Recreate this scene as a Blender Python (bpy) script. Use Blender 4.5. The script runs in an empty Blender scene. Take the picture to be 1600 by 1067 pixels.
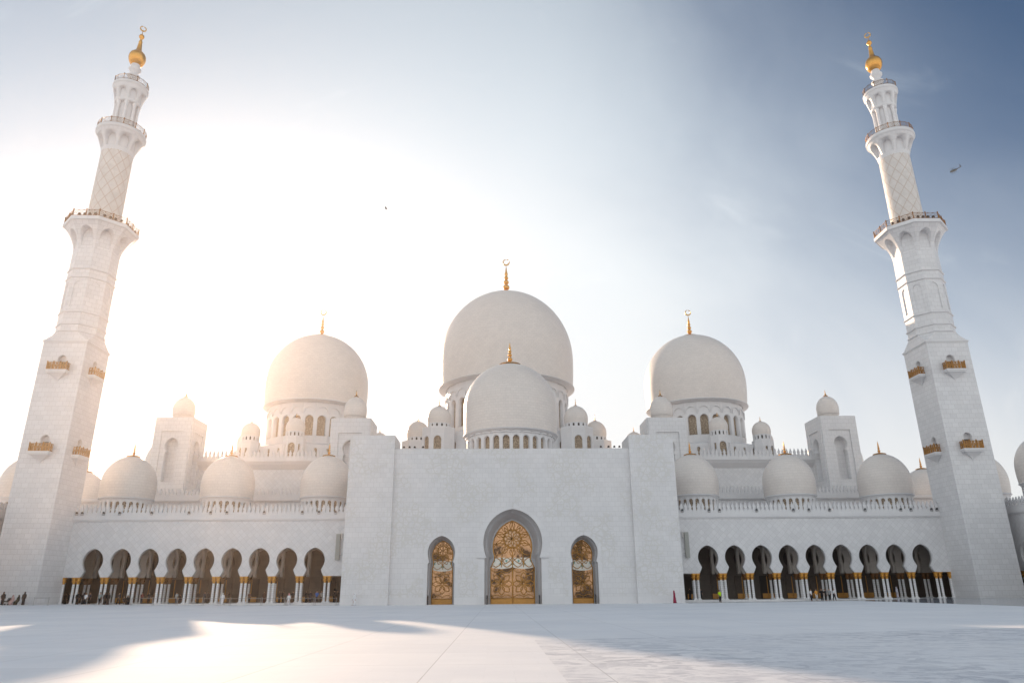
import bpy, bmesh, math, random
from mathutils import Matrix, Vector
R_ = math.radians
random.seed(7)
PI = math.pi
scene = bpy.context.scene
COL = scene.collection

# ------------------------------------------------------------------ camera
CAMX, CAMH = -2.45, 1.75
FPX, YAW, ROLL, YH = 1138.0, R_(-1.25), R_(0.41), 925.0
PITCH = math.atan2(YH - 533.5, FPX)
def cam_axes():
    fw = Vector((0, math.cos(PITCH), math.sin(PITCH))); rt = Vector((1, 0, 0)); up = Vector((0, -math.sin(PITCH), math.cos(PITCH)))
    r = rt*math.cos(ROLL) - up*math.sin(ROLL); u = up*math.cos(ROLL) + rt*math.sin(ROLL)
    M = Matrix.Rotation(YAW, 3, 'Z')
    return M @ r, M @ u, M @ fw
CR, CU, CF = cam_axes()
def at(px, py, Y):
    """world x, z of a photograph point on the plane y = Y"""
    d = CF*FPX + CR*(px-800) - CU*(py-533.5); k = Y/d.y
    return CAMX + d.x*k, CAMH + d.z*k
cam = bpy.data.cameras.new('camera'); camo = bpy.data.objects.new('camera', cam); COL.objects.link(camo)
m = Matrix((( CR.x, CU.x, -CF.x), (CR.y, CU.y, -CF.y), (CR.z, CU.z, -CF.z))).to_4x4()
m.translation = (CAMX, 0, CAMH); camo.matrix_world = m
cam.sensor_width = 36; cam.lens = FPX/1600*36; cam.clip_start = .1; cam.clip_end = 4000
scene.camera = camo

# ------------------------------------------------------------------ materials
class NT:
    def __init__(s, name):
        s.m = bpy.data.materials.new(name); s.m.use_nodes = True
        s.t = s.m.node_tree; s.b = s.t.nodes['Principled BSDF']
    def n(s, typ, **kw):
        n = s.t.nodes.new(typ)
        for k, v in kw.items():
            if k in n.inputs: n.inputs[k].default_value = v
            else: setattr(n, k, v)
        return n
    def l(s, a, b): s.t.links.new(a, b)
    def math(s, op, a, b=None, c=None):
        n = s.n('ShaderNodeMath', operation=op)
        for i, v in enumerate((a, b, c)):
            if v is None: continue
            if isinstance(v, (int, float)): n.inputs[i].default_value = v
            else: s.l(v, n.inputs[i])
        return n.outputs[0]
    def mix(s, f, a, b, typ='MIX'):
        n = s.n('ShaderNodeMix', data_type='RGBA', blend_type=typ)
        for i, v in ((0, f), (6, a), (7, b)):
            if isinstance(v, (int, float)): n.inputs[i].default_value = v
            elif isinstance(v, tuple): n.inputs[i].default_value = v + (1,) if len(v) == 3 else v
            else: s.l(v, n.inputs[i])
        return n.outputs[2]
    def ramp(s, f, stops):
        n = s.n('ShaderNodeValToRGB'); e = n.color_ramp.elements
        while len(e) < len(stops): e.new(.5)
        for el, (p, c) in zip(e, stops): el.position = p; el.color = c if len(c) == 4 else c + (1,)
        s.l(f, n.inputs[0]); return n.outputs[0]

def simple(name, col, rough=.5, metal=0, noise=0.0, nscale=3.0, spec=.5):
    t = NT(name); b = t.b
    b.inputs['Roughness'].default_value = rough; b.inputs['Metallic'].default_value = metal
    b.inputs['Specular IOR Level'].default_value = spec
    if noise:
        tc = t.n('ShaderNodeTexCoord'); nz = t.n('ShaderNodeTexNoise', Scale=nscale, Detail=5.0)
        t.l(tc.outputs['Object'], nz.inputs['Vector'])
        lo = tuple(c*(1-noise) for c in col); hi = tuple(min(1, c*(1+noise)) for c in col)
        t.l(t.ramp(nz.outputs['Fac'], [(.3, lo), (.7, hi)]), b.inputs['Base Color'])
    else: b.inputs['Base Color'].default_value = col + (1,)
    return t.m

def marble(name, bw, bh, col=(.725, .715, .715), var=.06, mortar=.018, mcol=.72, rough=.42, diag=False, relief=0, ofs=.5, offx=0):
    """white marble cladding in courses; u, v of the meshes are metres"""
    t = NT(name); b = t.b
    uv = t.n('ShaderNodeUVMap')
    mp = t.n('ShaderNodeMapping'); t.l(uv.outputs[0], mp.inputs[0])
    if diag: mp.inputs['Rotation'].default_value = (0, 0, R_(45))
    mp.inputs['Location'].default_value = (offx, 0, 0)
    br = t.n('ShaderNodeTexBrick', offset=ofs)
    t.l(mp.outputs[0], br.inputs['Vector'])
    br.inputs['Scale'].default_value = 1; br.inputs['Brick Width'].default_value = bw; br.inputs['Row Height'].default_value = bh
    br.inputs['Mortar Size'].default_value = mortar; br.inputs['Mortar Smooth'].default_value = .3; br.inputs['Bias'].default_value = 0
    br.inputs['Color1'].default_value = tuple(c*(1-var) for c in col)+(1,)
    br.inputs['Color2'].default_value = tuple(min(.95, c*(1+var)) for c in col)+(1,)
    br.inputs['Mortar'].default_value = (col[0]*mcol, col[1]*mcol*.985, col[2]*mcol*.97, 1)
    tc = t.n('ShaderNodeTexCoord')
    n1 = t.n('ShaderNodeTexNoise', Scale=.35, Detail=8.0, Roughness=.6); t.l(tc.outputs['Object'], n1.inputs['Vector'])
    st = t.ramp(n1.outputs['Fac'], [(.3, (.95, .95, .955)), (.62, (1, 1, 1))])
    c = t.mix(1.0, br.outputs['Color'], st, 'MULTIPLY')
    n2 = t.n('ShaderNodeTexNoise', Scale=2.2, Detail=10.0, Roughness=.7, Distortion=1.5); t.l(tc.outputs['Object'], n2.inputs['Vector'])
    vein = t.ramp(n2.outputs['Fac'], [(.44, (1, 1, 1)), (.5, (.97, .97, .975)), (.56, (1, 1, 1))])
    c = t.mix(1.0, c, vein, 'MULTIPLY')
    h = t.math('MULTIPLY', br.outputs['Fac'], -1.0)
    if relief:
        # carved foliage: curling stems from distorted voronoi cell edges, inside soft patches
        n3 = t.n('ShaderNodeTexNoise', Scale=.45, Detail=3.0); t.l(mp.outputs[0], n3.inputs['Vector'])
        ds = t.n('ShaderNodeMix', data_type='VECTOR'); ds.inputs[0].default_value = .38
        t.l(mp.outputs[0], ds.inputs[4]); t.l(n3.outputs['Color'], ds.inputs[5])
        vo = t.n('ShaderNodeTexVoronoi', feature='DISTANCE_TO_EDGE', Scale=1.7); t.l(ds.outputs[1], vo.inputs['Vector'])
        vr = t.n('ShaderNodeTexVoronoi', feature='F1', Scale=3.4); t.l(ds.outputs[1], vr.inputs['Vector'])
        stem = t.math('LESS_THAN', vo.outputs['Distance'], .085)
        leaf = t.math('LESS_THAN', vr.outputs['Distance'], .26)
        sh = t.math('MAXIMUM', stem, leaf)
        n4 = t.n('ShaderNodeTexNoise', Scale=.16, Detail=2.0); t.l(mp.outputs[0], n4.inputs['Vector'])
        mask = t.ramp(n4.outputs['Fac'], [(.46, (0, 0, 0)), (.54, (1, 1, 1))])
        f = t.math('MULTIPLY', sh, mask)
        f = t.math('MULTIPLY', f, relief)
        c = t.mix(f, c, (.63, .615, .585))
        h = t.math('ADD', h, t.math('MULTIPLY', f, 2.0))
    t.l(c, b.inputs['Base Color'])
    bp = t.n('ShaderNodeBump', Strength=.35, Distance=.03); t.l(h, bp.inputs['Height']); t.l(bp.outputs[0], b.inputs['Normal'])
    b.inputs['Roughness'].default_value = rough
    return t.m

M = {}
M['tower'] = marble('tower marble', 1.05, .76, var=.045, mortar=.025, mcol=.79)
M['kiosk'] = marble('pale tower marble', 1.1, .8, var=.03, mortar=.02, mcol=.74)
M['portal'] = marble('portal marble', .95, .76, var=.03, mortar=.018, mcol=.82, relief=.65)
M['wing'] = marble('diamond marble', .72, .72, var=.05, mortar=.022, mcol=.84, diag=True, ofs=0)
M['dome'] = marble('dome marble', .9, .5, col=(.755, .695, .645), var=.03, mortar=.02, mcol=.83)  # warm tint of the horizon glow is put into the stone colour
M['plain'] = marble('smooth marble', 2.2, 1.1, var=.03, mortar=.01, mcol=.85)
M['reveal'] = marble('shade-toned reveal marble', 1.6, 1.2, col=(.43, .425, .43), var=.03, mortar=.012, mcol=.8)  # doorway shade is painted in by greying the white marble
M['backwall'] = marble('shade-darkened back wall', 1.2, .9, col=(.13, .105, .085), var=.12, mortar=.015)  # gloom of the arcade interior is painted into this wall colour
M['inner'] = marble('shade-darkened arcade marble', 1.2, .9, col=(.44, .395, .35), var=.05, mortar=.015)  # white marble, base colour darkened to deepen the arcade shade
def lattice():
    t = NT('lattice marble'); b = t.b
    uv = t.n('ShaderNodeUVMap'); sp = t.n('ShaderNodeSeparateXYZ'); t.l(uv.outputs[0], sp.inputs[0])
    out = []
    for s in (1, -1):
        a = t.math('ADD', t.math('MULTIPLY', sp.outputs[0], 1/1.715), t.math('MULTIPLY', sp.outputs[1], s/2.7))
        f = t.math('ABSOLUTE', t.math('SUBTRACT', t.math('FRACT', a), .5))
        out.append(t.math('LESS_THAN', f, .045))
    ln = t.math('MAXIMUM', out[0], out[1])
    tc = t.n('ShaderNodeTexCoord'); n1 = t.n('ShaderNodeTexNoise', Scale=.9, Detail=6.0); t.l(tc.outputs['Object'], n1.inputs['Vector'])
    base = t.ramp(n1.outputs['Fac'], [(.3, (.62, .575, .535)), (.7, (.71, .665, .625))])
    row = t.math('LESS_THAN', t.math('FRACT', t.math('MULTIPLY', sp.outputs[1], 1/.8)), .03)
    base = t.mix(t.math('MULTIPLY', row, .35), base, (.45, .42, .40))
    t.l(t.mix(ln, base, (.57, .475, .415)), b.inputs['Base Color'])
    bp = t.n('ShaderNodeBump', Strength=.6, Distance=.06); t.l(ln, bp.inputs['Height']); t.l(bp.outputs[0], b.inputs['Normal'])
    b.inputs['Roughness'].default_value = .45
    return t.m
M['lattice'] = lattice()
M['gold'] = simple('gilded mosaic', (.72, .36, .085), .24, .85, .12, 6)
M['rail'] = simple('gilded bronze', (.27, .125, .035), .45, .5, .15, 8)
M['balcony'] = simple('gilded balcony rail', (.40, .195, .05), .4, .6, .15, 8)
M['bronze'] = simple('dark bronze', (.16, .085, .035), .45, .6, .2, 5)
M['capital'] = simple('gilded capital', (.62, .30, .055), .42, .6, .25, 9)
M['crescent'] = simple('gold crescent', (.55, .33, .13), .3, .7)
M['black'] = simple('black metal', (.02, .02, .022), .5)
M['shadegold'] = simple('shaded gilding', (.20, .085, .02), .5, .3, .3, 9)  # inner-row capitals: same gilding with the arcade shade painted in
M['lampglass'] = simple('lamp glass', (.08, .085, .09), .1)
M['grey'] = simple('grey loudspeaker mesh', (.40, .40, .37), .6, 0, .1, 20)
M['steel'] = simple('brushed steel', (.45, .44, .43), .35, .8)
M['doorgold'] = simple('polished brass', (.55, .27, .06), .4, .35, .1, 4)
M['rosette'] = simple('bronze rosette', (.50, .32, .20), .25, .6, .35, 2.5)
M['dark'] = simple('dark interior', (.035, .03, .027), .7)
M['wood'] = simple('dark timber doors', (.07, .045, .03), .4, 0, .3, 3)
M['column'] = marble('column marble', .5, .32, col=(.84, .83, .83), var=.04, mortar=.03, mcol=.75)
def glass(name, tint, rough):
    t = NT(name); b = t.b
    tc = t.n('ShaderNodeTexCoord'); n1 = t.n('ShaderNodeTexNoise', Scale=.42, Detail=5.0, Roughness=.6); t.l(tc.outputs['Object'], n1.inputs['Vector'])
    t.l(t.ramp(n1.outputs['Fac'], [(.42, tuple(c*.16 for c in tint)), (.47, tuple(c*.7 for c in tint)), (.60, tint)]), b.inputs['Base Color'])  # dark and bright patches paint reflections into the glass colour
    b.inputs['Metallic'].default_value = .75; b.inputs['Roughness'].default_value = rough
    bp = t.n('ShaderNodeBump', Strength=.08, Distance=.05); n2 = t.n('ShaderNodeTexNoise', Scale=1.3); t.l(tc.outputs['Object'], n2.inputs['Vector'])
    t.l(n2.outputs['Fac'], bp.inputs['Height']); t.l(bp.outputs[0], b.inputs['Normal'])
    return t.m
M['doorglass'] = glass('bronze glass with painted reflections', (.52, .30, .165), .12)
def screen():
    t = NT('pierced screen'); b = t.b
    uv = t.n('ShaderNodeUVMap')
    vo = t.n('ShaderNodeTexVoronoi', feature='DISTANCE_TO_EDGE', Scale=3.2); t.l(uv.outputs[0], vo.inputs['Vector'])
    f = t.math('LESS_THAN', vo.outputs['Distance'], .09)
    t.l(t.mix(f, (.16, .11, .07), (.46, .36, .25)), b.inputs['Base Color'])
    b.inputs['Roughness'].default_value = .4
    return t.m
M['screen'] = screen()
M['panelwhite'] = simple('white inlaid glass', (.92, .88, .78), .4)
M['green'] = simple('green glass inlay', (.10, .36, .30), .25)

def courtyard_mat(name, base, rough, worn, spec=.5):
    t = NT(name); b = t.b
    tc = t.n('ShaderNodeTexCoord'); P = tc.outputs['Object']
    br = t.n('ShaderNodeTexBrick', offset=0.0); t.l(P, br.inputs['Vector'])
    br.inputs['Scale'].default_value = 1; br.inputs['Brick Width'].default_value = 4.1; br.inputs['Row Height'].default_value = 4.1
    br.inputs['Mortar Size'].default_value = .014; br.inputs['Mortar Smooth'].default_value = .2
    br.inputs['Color1'].default_value = tuple(c*.985 for c in base)+(1,); br.inputs['Color2'].default_value = tuple(c*1.015 for c in base)+(1,)
    br.inputs['Mortar'].default_value = tuple(c*.68 for c in base)+(1,)
    b2 = t.n('ShaderNodeTexBrick', offset=.5); t.l(P, b2.inputs['Vector'])
    b2.inputs['Scale'].default_value = 1; b2.inputs['Brick Width'].default_value = 1.37; b2.inputs['Row Height'].default_value = .82
    b2.inputs['Mortar Size'].default_value = .006; b2.inputs['Color1'].default_value = (.975, .975, .975, 1); b2.inputs['Color2'].default_value = (1, 1, 1, 1)
    b2.inputs['Mortar'].default_value = (.90, .90, .90, 1)
    c = t.mix(1.0, br.outputs['Color'], b2.outputs['Color'], 'MULTIPLY')
    n1 = t.n('ShaderNodeTexNoise', Scale=.12, Detail=8.0, Roughness=.62); t.l(P, n1.inputs['Vector'])
    c = t.mix(1.0, c, t.ramp(n1.outputs['Fac'], [(.32, (.91, .92, .94)), (.6, (1, 1, 1))]), 'MULTIPLY')
    r = rough
    if worn:
        mp = t.n('ShaderNodeMapping'); t.l(P, mp.inputs[0]); mp.inputs['Scale'].default_value = (.85, 1.1, 1); mp.inputs['Rotation'].default_value = (0, 0, R_(-14))
        n2 = t.n('ShaderNodeTexNoise', Scale=1.25, Detail=10.0, Roughness=.72, Distortion=1.1); t.l(mp.outputs[0], n2.inputs['Vector'])
        f = t.ramp(n2.outputs['Fac'], [(.46, (0, 0, 0)), (.60, (1, 1, 1))])
        n3 = t.n('ShaderNodeTexNoise', Scale=.07, Detail=2.0); t.l(P, n3.inputs['Vector'])
        f = t.math('MULTIPLY', f, t.ramp(n3.outputs['Fac'], [(.35, (.25, .25, .25)), (.6, (1, 1, 1))]))
        c = t.mix(t.math('MULTIPLY', f, .72), c, (.36, .38, .44))
    t.l(c, b.inputs['Base Color']); b.inputs['Roughness'].default_value = r
    b.inputs['Specular IOR Level'].default_value = spec
    return t.m
M['court'] = courtyard_mat('courtyard marble', (.78, .785, .81), .8, False, .08)
M['inlay'] = courtyard_mat('worn inlaid marble', (.76, .765, .79), .7, True, .12)
M['polished'] = courtyard_mat('polished marble', (.40, .42, .46), .10, False)

# ------------------------------------------------------------------ mesh helpers
class MB:
    def __init__(s, xf=None): s.v = []; s.f = []; s.uv = []; s.sm = []; s.xf = xf
    def poly(s, pts, uvs=None, smooth=False):
        pts = [Vector(p) for p in pts]
        if s.xf: q = [Vector(s.xf(p)) for p in pts]
        else: q = pts
        if uvs is None:
            n = Vector((0, 0, 0))
            for i in range(len(q)): n += q[i].cross(q[(i+1) % len(q)])
            if n.length < 1e-12: n = Vector((0, 0, 1))
            n.normalize()
            if abs(n.z) > .75: uvs = [(p.x, p.y) for p in q]
            else:
                t = Vector((-n.y, n.x, 0)).normalized(); uvs = [(p.dot(t), p.z) for p in q]
        b = len(s.v); s.v += [tuple(p) for p in q]; s.f.append(list(range(b, b+len(q)))); s.uv.append(uvs); s.sm.append(smooth)
    def box(s, x0, x1, y0, y1, z0, z1, skip=''):
        a, b, c, d = (x0, y0), (x1, y0), (x1, y1), (x0, y1)
        for k, (p, q) in zip('frbl', ((a, b), (b, c), (c, d), (d, a))):
            if k in skip: continue
            s.poly([p+(z0,), q+(z0,), q+(z1,), p+(z1,)])
        if 't' not in skip: s.poly([a+(z1,), b+(z1,), c+(z1,), d+(z1,)])
        if 'u' not in skip: s.poly([d+(z0,), c+(z0,), b+(z0,), a+(z0,)])
    def lathe(s, prof, cx=0, cy=0, n=48, smooth=True, a0=0, a1=2*PI, phase=0):
        vv = 0; N = n
        for (r0, z0), (r1, z1) in zip(prof, prof[1:]):
            L = math.hypot(r1-r0, z1-z0)
            for i in range(N):
                t0 = a0+(a1-a0)*i/N+phase; t1 = a0+(a1-a0)*(i+1)/N+phase
                def P(r, t, z): return (cx+r*math.sin(t), cy-r*math.cos(t), z)
                rm = max(r0, r1)
                if r0 < 1e-6 and r1 < 1e-6: continue
                if r1 < 1e-6: s.poly([P(r0, t0, z0), P(r0, t1, z0), P(0, t0, z1)], [(t0*rm, vv), (t1*rm, vv), (t0*rm, vv+L)], smooth)
                elif r0 < 1e-6: s.poly([P(0, t0, z0), P(r1, t1, z1), P(r1, t0, z1)], [(t0*rm, vv), (t1*rm, vv+L), (t0*rm, vv+L)], smooth)
                else: s.poly([P(r0, t0, z0), P(r0, t1, z0), P(r1, t1, z1), P(r1, t0, z1)], [(t0*rm, vv), (t1*rm, vv), (t1*rm, vv+L), (t0*rm, vv+L)], smooth)
            vv += L
    def tube(s, pts, rad, n=6, cap=True, smooth=True):
        pts = [Vector(p) for p in pts]
        rr = rad if isinstance(rad, (list, tuple)) else [rad]*len(pts)
        rings = []
        for i, p in enumerate(pts):
            d = (pts[min(i+1, len(pts)-1)]-pts[max(i-1, 0)])
            if d.length < 1e-9: d = Vector((0, 0, 1))
            d.normalize(); a = Vector((0, 0, 1)) if abs(d.z) < .9 else Vector((1, 0, 0))
            u = d.cross(a).normalized(); w = u.cross(d)
            q = rr[i] if isinstance(rr[i], (list, tuple)) else (rr[i], rr[i])
            rings.append([p+u*q[0]*math.cos(2*PI*k/n)+w*q[1]*math.sin(2*PI*k/n) for k in range(n)])
        for A, B in zip(rings, rings[1:]):
            for k in range(n): s.poly([A[k], B[k], B[(k+1) % n], A[(k+1) % n]], None, smooth)
        if cap: s.poly(list(rings[0])); s.poly(list(reversed(rings[-1])))
    def prism(s, pts2, y0, y1):
        """polygon in x,z extruded from y0 (front) to y1"""
        s.poly([(x, y0, z) for x, z in pts2]); s.poly([(x, y1, z) for x, z in reversed(pts2)])
        n = len(pts2)
        for i in range(n):
            (x0, z0), (x1, z1) = pts2[i], pts2[(i+1) % n]
            s.poly([(x0, y0, z0), (x0, y1, z0), (x1, y1, z1), (x1, y0, z1)])
    def arch_wall(s, xs, xl, xr, z0, z1, prof, y0, y1, back=True, soffit=True, sm=True):
        """wall with arched openings; prof = [(z, half width)] rising from the foot to the apex"""
        xs = sorted(xs); bounds = [xl]+[(a+b)/2 for a, b in zip(xs, xs[1:])]+[xr]
        zf = prof[0][0]; za = prof[-1][0]
        for i, xc in enumerate(xs):
            L, Rr = bounds[i], bounds[i+1]
            for y, fl in ((y0, 0), (y1, 1)):
                if fl and not back: continue
                def P(*p): s.poly(list(reversed(p)) if fl else list(p))
                if zf > z0+1e-6: P((L, y, z0), (Rr, y, z0), (Rr, y, zf), (L, y, zf))
                for (a, h), (b, g) in zip(prof, prof[1:]):
                    P((L, y, a), (xc-h, y, a), (xc-g, y, b), (L, y, b))
                    P((xc+h, y, a), (Rr, y, a), (Rr, y, b), (xc+g, y, b))
                if z1 > za+1e-6: P((L, y, za), (Rr, y, za), (Rr, y, z1), (L, y, z1))
            for (a, h), (b, g) in zip(prof, prof[1:]):
                s.poly([(xc-h, y0, a), (xc-h, y1, a), (xc-g, y1, b), (xc-g, y0, b)], None, sm)
                s.poly([(xc+h, y1, a), (xc+h, y0, a), (xc+g, y0, b), (xc+g, y1, b)], None, sm)
            if zf > z0+1e-6:
                h = prof[0][1]; s.poly([(xc-h, y0, zf), (xc+h, y0, zf), (xc+h, y1, zf), (xc-h, y1, zf)])
            elif soffit:
                h = prof[0][1]
                s.poly([(L, y1, z0), (xc-h, y1, z0), (xc-h, y0, z0), (L, y0, z0)])
                s.poly([(xc+h, y1, z0), (Rr, y1, z0), (Rr, y0, z0), (xc+h, y0, z0)])
    def build(s, name, mat, parent=None, merge=True, loc=None):
        me = bpy.data.meshes.new(name); me.from_pydata(s.v, [], s.f)
        ul = me.uv_layers.new(name='UVMap'); k = 0
        flat = []
        for u in s.uv:
            for a in u: flat += [a[0], a[1]]
        ul.data.foreach_set('uv', flat)
        me.polygons.foreach_set('use_smooth', s.sm)
        me.materials.append(mat)
        if merge:
            bm = bmesh.new(); bm.from_mesh(me); bmesh.ops.remove_doubles(bm, verts=bm.verts, dist=2e-4); bm.to_mesh(me); bm.free()
        me.update()
        o = bpy.data.objects.new(name, me); COL.objects.link(o)
        if parent: o.parent = parent
        if loc: o.location = loc
        return o

def tag(o, label=None, cat=None, group=None, kind=None):
    for k, v in (('label', label), ('category', cat), ('group', group), ('kind', kind)):
        if v: o[k] = v
    return o
def empty(name, loc=(0, 0, 0), rz=0):
    o = bpy.data.objects.new(name, None); o.empty_display_size = 1; COL.objects.link(o); o.location = loc; o.rotation_euler = (0, 0, rz); return o
def inst(o, parent, loc, rz=0, scale=None):
    c = o.copy(); COL.objects.link(c); c.parent = parent; c.location = loc; c.rotation_euler = (0, 0, rz)
    if scale: c.scale = scale
    return c
def copy_tree(o, parent=None):
    c = o.copy(); COL.objects.link(c); c.parent = parent
    for ch in list(o.children): copy_tree(ch, c)
    return c

# ------------------------------------------------------------------ profiles
def smooth01(a, b, x):
    t = max(0, min(1, (x-a)/(b-a))); return t*t*(3-2*t)
def gz(x, y):
    """the courtyard paving: a very shallow dish rising towards the arcades"""
    return .5*min(1.0, (abs(x)/72.0)**2)*smooth01(45, 112, y)
def keyhole(z0, z_neck, z_apex, foot, neck, head, flare=True, belly=.42, n=14):
    """horseshoe arch: [(z, hw)] from the foot to the apex"""
    pr = []
    if flare:
        for i in range(6):
            t = i/6.0
            pr.append((z0+(z_neck-z0)*t, neck+(foot-neck)*(1-t)**1.25))
    else:
        pr.append((z0, foot)); pr.append((z_neck-.02*(z_apex-z0), foot))
    zc = z_neck+(z_apex-z_neck)*belly
    for i in range(6):
        t = i/6.0
        pr.append((z_neck+(zc-z_neck)*t, neck+(head-neck)*math.sin(t*PI/2)))
    h = z_apex-zc; R = max(head*1.0001, (h*h+head*head)/(2*head)); d = R-head
    zt = math.sqrt(max(1e-9, R*R-d*d))
    for i in range(n+1):
        a_ = math.asin(zt/R)*i/n
        hw = R*math.cos(a_)-d
        pr.append((zc+h*(R*math.sin(a_)/zt), max(0, hw) if i < n else 0.0))
    # tidy: strictly rising heights
    out = [pr[0]]
    for p in pr[1:]:
        if p[0] > out[-1][0]+1e-4: out.append(p)
    out[-1] = (z_apex, 0.0)
    return out
def round_arch(z0, zs, zt, hw, n=8, point=1.0):
    pr = [(z0, hw)]
    for i in range(n+1):
        t = i/n*PI/2
        pr.append((zs+(zt-zs)*math.sin(t), hw*math.cos(t)**point if i < n else 0.0))
    out = [pr[0]]
    for p in pr[1:]:
        if p[0] > out[-1][0]+1e-4: out.append(p)
    return out

def dome_profile(a, zc, b, z0, blow=None, tip=0.035):
    """egg shaped shell: a = widest radius at zc, b = height above it, z0 = foot"""
    blow = blow or b*1.42
    pr = []
    for i in range(9):
        z = z0+(zc-z0)*i/9
        pr.append((a*math.sqrt(max(0, 1-((zc-z)/blow)**2)), z))
    n = 26
    for i in range(n+1):
        t = i/n*PI/2
        r = a*math.cos(t); z = zc+b*math.sin(t)
        z += b*tip*max(0, 1-r/(a*.30))**1.5
        pr.append((max(r, 0), z))
    pr[-1] = (0, pr[-1][1])
    return pr
def finial_profile(r_flange, h, z):
    """flange, then three diminishing beads and a spike"""
    k = h; q = h*.085
    pr = [(r_flange, z-.05*h), (r_flange*.98, z-.01*h), (r_flange*.55, z+.05*h), (q*.9, z+.10*h)]
    def bead(zc, r, hh):
        for i in range(9):
            t = -PI/2+PI*i/8; pr.append((q*.38+(r-q*.38)*math.cos(t), zc+hh*math.sin(t)))
    bead(z+.22*k, q*1.25, .085*k); bead(z+.40*k, q*1.0, .07*k); bead(z+.55*k, q*.8, .055*k)
    pr += [(q*.55, z+.64*k), (q*.62, z+.70*k), (q*.36, z+.78*k), (q*.2, z+.9*k), (0.0, z+k)]
    return pr
def crescent_mesh(R, thick, mb, cx, cy, cz):
    """ring of a moon: thick below, closing at the top"""
    n = 36; out = []; inn = []
    for i in range(n+1):
        t = PI/2+R_(10)+(2*PI-R_(20))*i/n
        w = .20+.22*(.5-.5*math.sin(t))
        out.append((R*math.cos(t), R*math.sin(t))); inn.append((R*(1-w)*math.cos(t), R*(1-w)*math.sin(t)))
    y0, y1 = cy-thick, cy+thick
    for i in range(n):
        a, b, c, d = out[i], out[i+1], inn[i+1], inn[i]
        for y, rv in ((y0, 0), (y1, 1)):
            q = [(cx+p[0], y, cz+p[1]) for p in (a, b, c, d)]
            mb.poly(q if rv else q[::-1])
        mb.poly([(cx+a[0], y0, cz+a[1]), (cx+b[0], y0, cz+b[1]), (cx+b[0], y1, cz+b[1]), (cx+a[0], y1, cz+a[1])])
        mb.poly([(cx+d[0], y1, cz+d[1]), (cx+c[0], y1, cz+c[1]), (cx+c[0], y0, cz+c[1]), (cx+d[0], y0, cz+d[1])])

def drum_map(cx, cy, R):
    def f(p):
        a = p.x/R; r = R-p.y
        return (cx+r*math.sin(a), cy-r*math.cos(a), p.z)
    return f

PANE = {}
def pane_mesh(key, w, z0, z1, mat, name='window_pane'):
    """an upright pane centred on x = 0 at y = 0"""
    if key not in PANE:
        b = MB(); b.box(-w, w, 0, .08, z0, z1); PANE[key] = b.build(name, mat); first = PANE[key]
        return first, True
    return PANE[key], False

def dome_unit(parent, name, a, zc, b, zfoot, fin_h, flange, crescent=0, drum=None, mat='dome', blow=None, origin=(0, 0, 0), detail=64, finial_name='finial'):
    """one dome with its drum, window panes, finial and crescent; local origin on the axis"""
    s = MB()
    pr = dome_profile(a, zc, b, zfoot, blow)
    s.lathe(pr, n=detail)
    o = s.build(name, M[mat], parent, loc=origin)
    top = pr[-1][1]
    if drum:
        R, z0, z1, n, hw, wz0, wz1, blind = drum
        # cornice rings between drum and shell
        d = MB()
        lip = pr[0][0]*1.012
        d.lathe([(R+.02, z1-.02), (R+.25*(lip-R), z1+.15*(zfoot-z1)), (lip*.985, z1+.55*(zfoot-z1)), (lip*1.012, z1+.62*(zfoot-z1)), (lip*1.012, z1+.78*(zfoot-z1)), (lip*.99, z1+.8*(zfoot-z1)), (lip*.99, zfoot-.02), (pr[0][0]-.05, zfoot+.02)], n=detail)
        d.build('cornice', M['plain'], o)
        per = 2*PI*R; xs = [per*(i+.5)/n-per/2 for i in range(n)]
        w = MB(drum_map(0, 0, R))
        wt = min(.9, R*.08)
        w.arch_wall(xs, -per/2, per/2, z0, z1, round_arch(wz0, wz1-hw*1.05, wz1, hw), 0, wt, back=False, soffit=False)
        if blind:
            # raised ogee hoods over each window
            hd = MB(drum_map(0, 0, R))
            for x in xs:
                hh = per/n*.43; zb = wz1+.30; zt = min(z1-.2, wz1+.30+hh*1.25)
                pts = [];N = 12
                for i in range(N+1):
                    t = PI*i/N; pts.append((x+hh*math.cos(t), zb+(zt-zb)*(math.sin(t)**.8)))
                for (x0, q0), (x1, q1) in zip(pts, pts[1:]):
                    wd = .24
                    hd.poly([(x0, -.22, q0), (x1, -.22, q1), (x1, -.22, q1+wd), (x0, -.22, q0+wd)][::-1])
                    hd.poly([(x0, -.22, q0), (x1, -.22, q1), (x1, 0, q1), (x0, 0, q0)])
            hd.build('arch_hood', M['plain'], o)
        w.build('drum', M['plain'], o)
        ln = MB(); ln.lathe([(R-wt-.2, z0+.01), (R-wt-.2, z1-.01)], n=detail); ln.build('drum_lining', M['plain'], o)
        key = (name, round(R, 2), round(hw, 2))
        for x in xs:
            ang = x/R
            if abs(ang) > R_(100): continue
            first, new = pane_mesh(key, hw*1.08, wz0-.05, wz1+.05, M['screen'])
            rr = R-wt-.02
            if new: first.parent = o; first.location = (rr*math.sin(ang), -rr*math.cos(ang), 0); first.rotation_euler = (0, 0, ang)
            else: inst(first, o, (rr*math.sin(ang), -rr*math.cos(ang), 0), ang)
    f = MB(); f.lathe(finial_profile(flange, fin_h, top-.02*b), n=20)
    f.build(finial_name, M['gold'], o)
    if crescent:
        c = MB(); crescent_mesh(crescent, crescent*.12, c, 0, 0, top-.02*b+fin_h+crescent*.92); c.build('crescent', M['crescent'], o)
    return o

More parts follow.
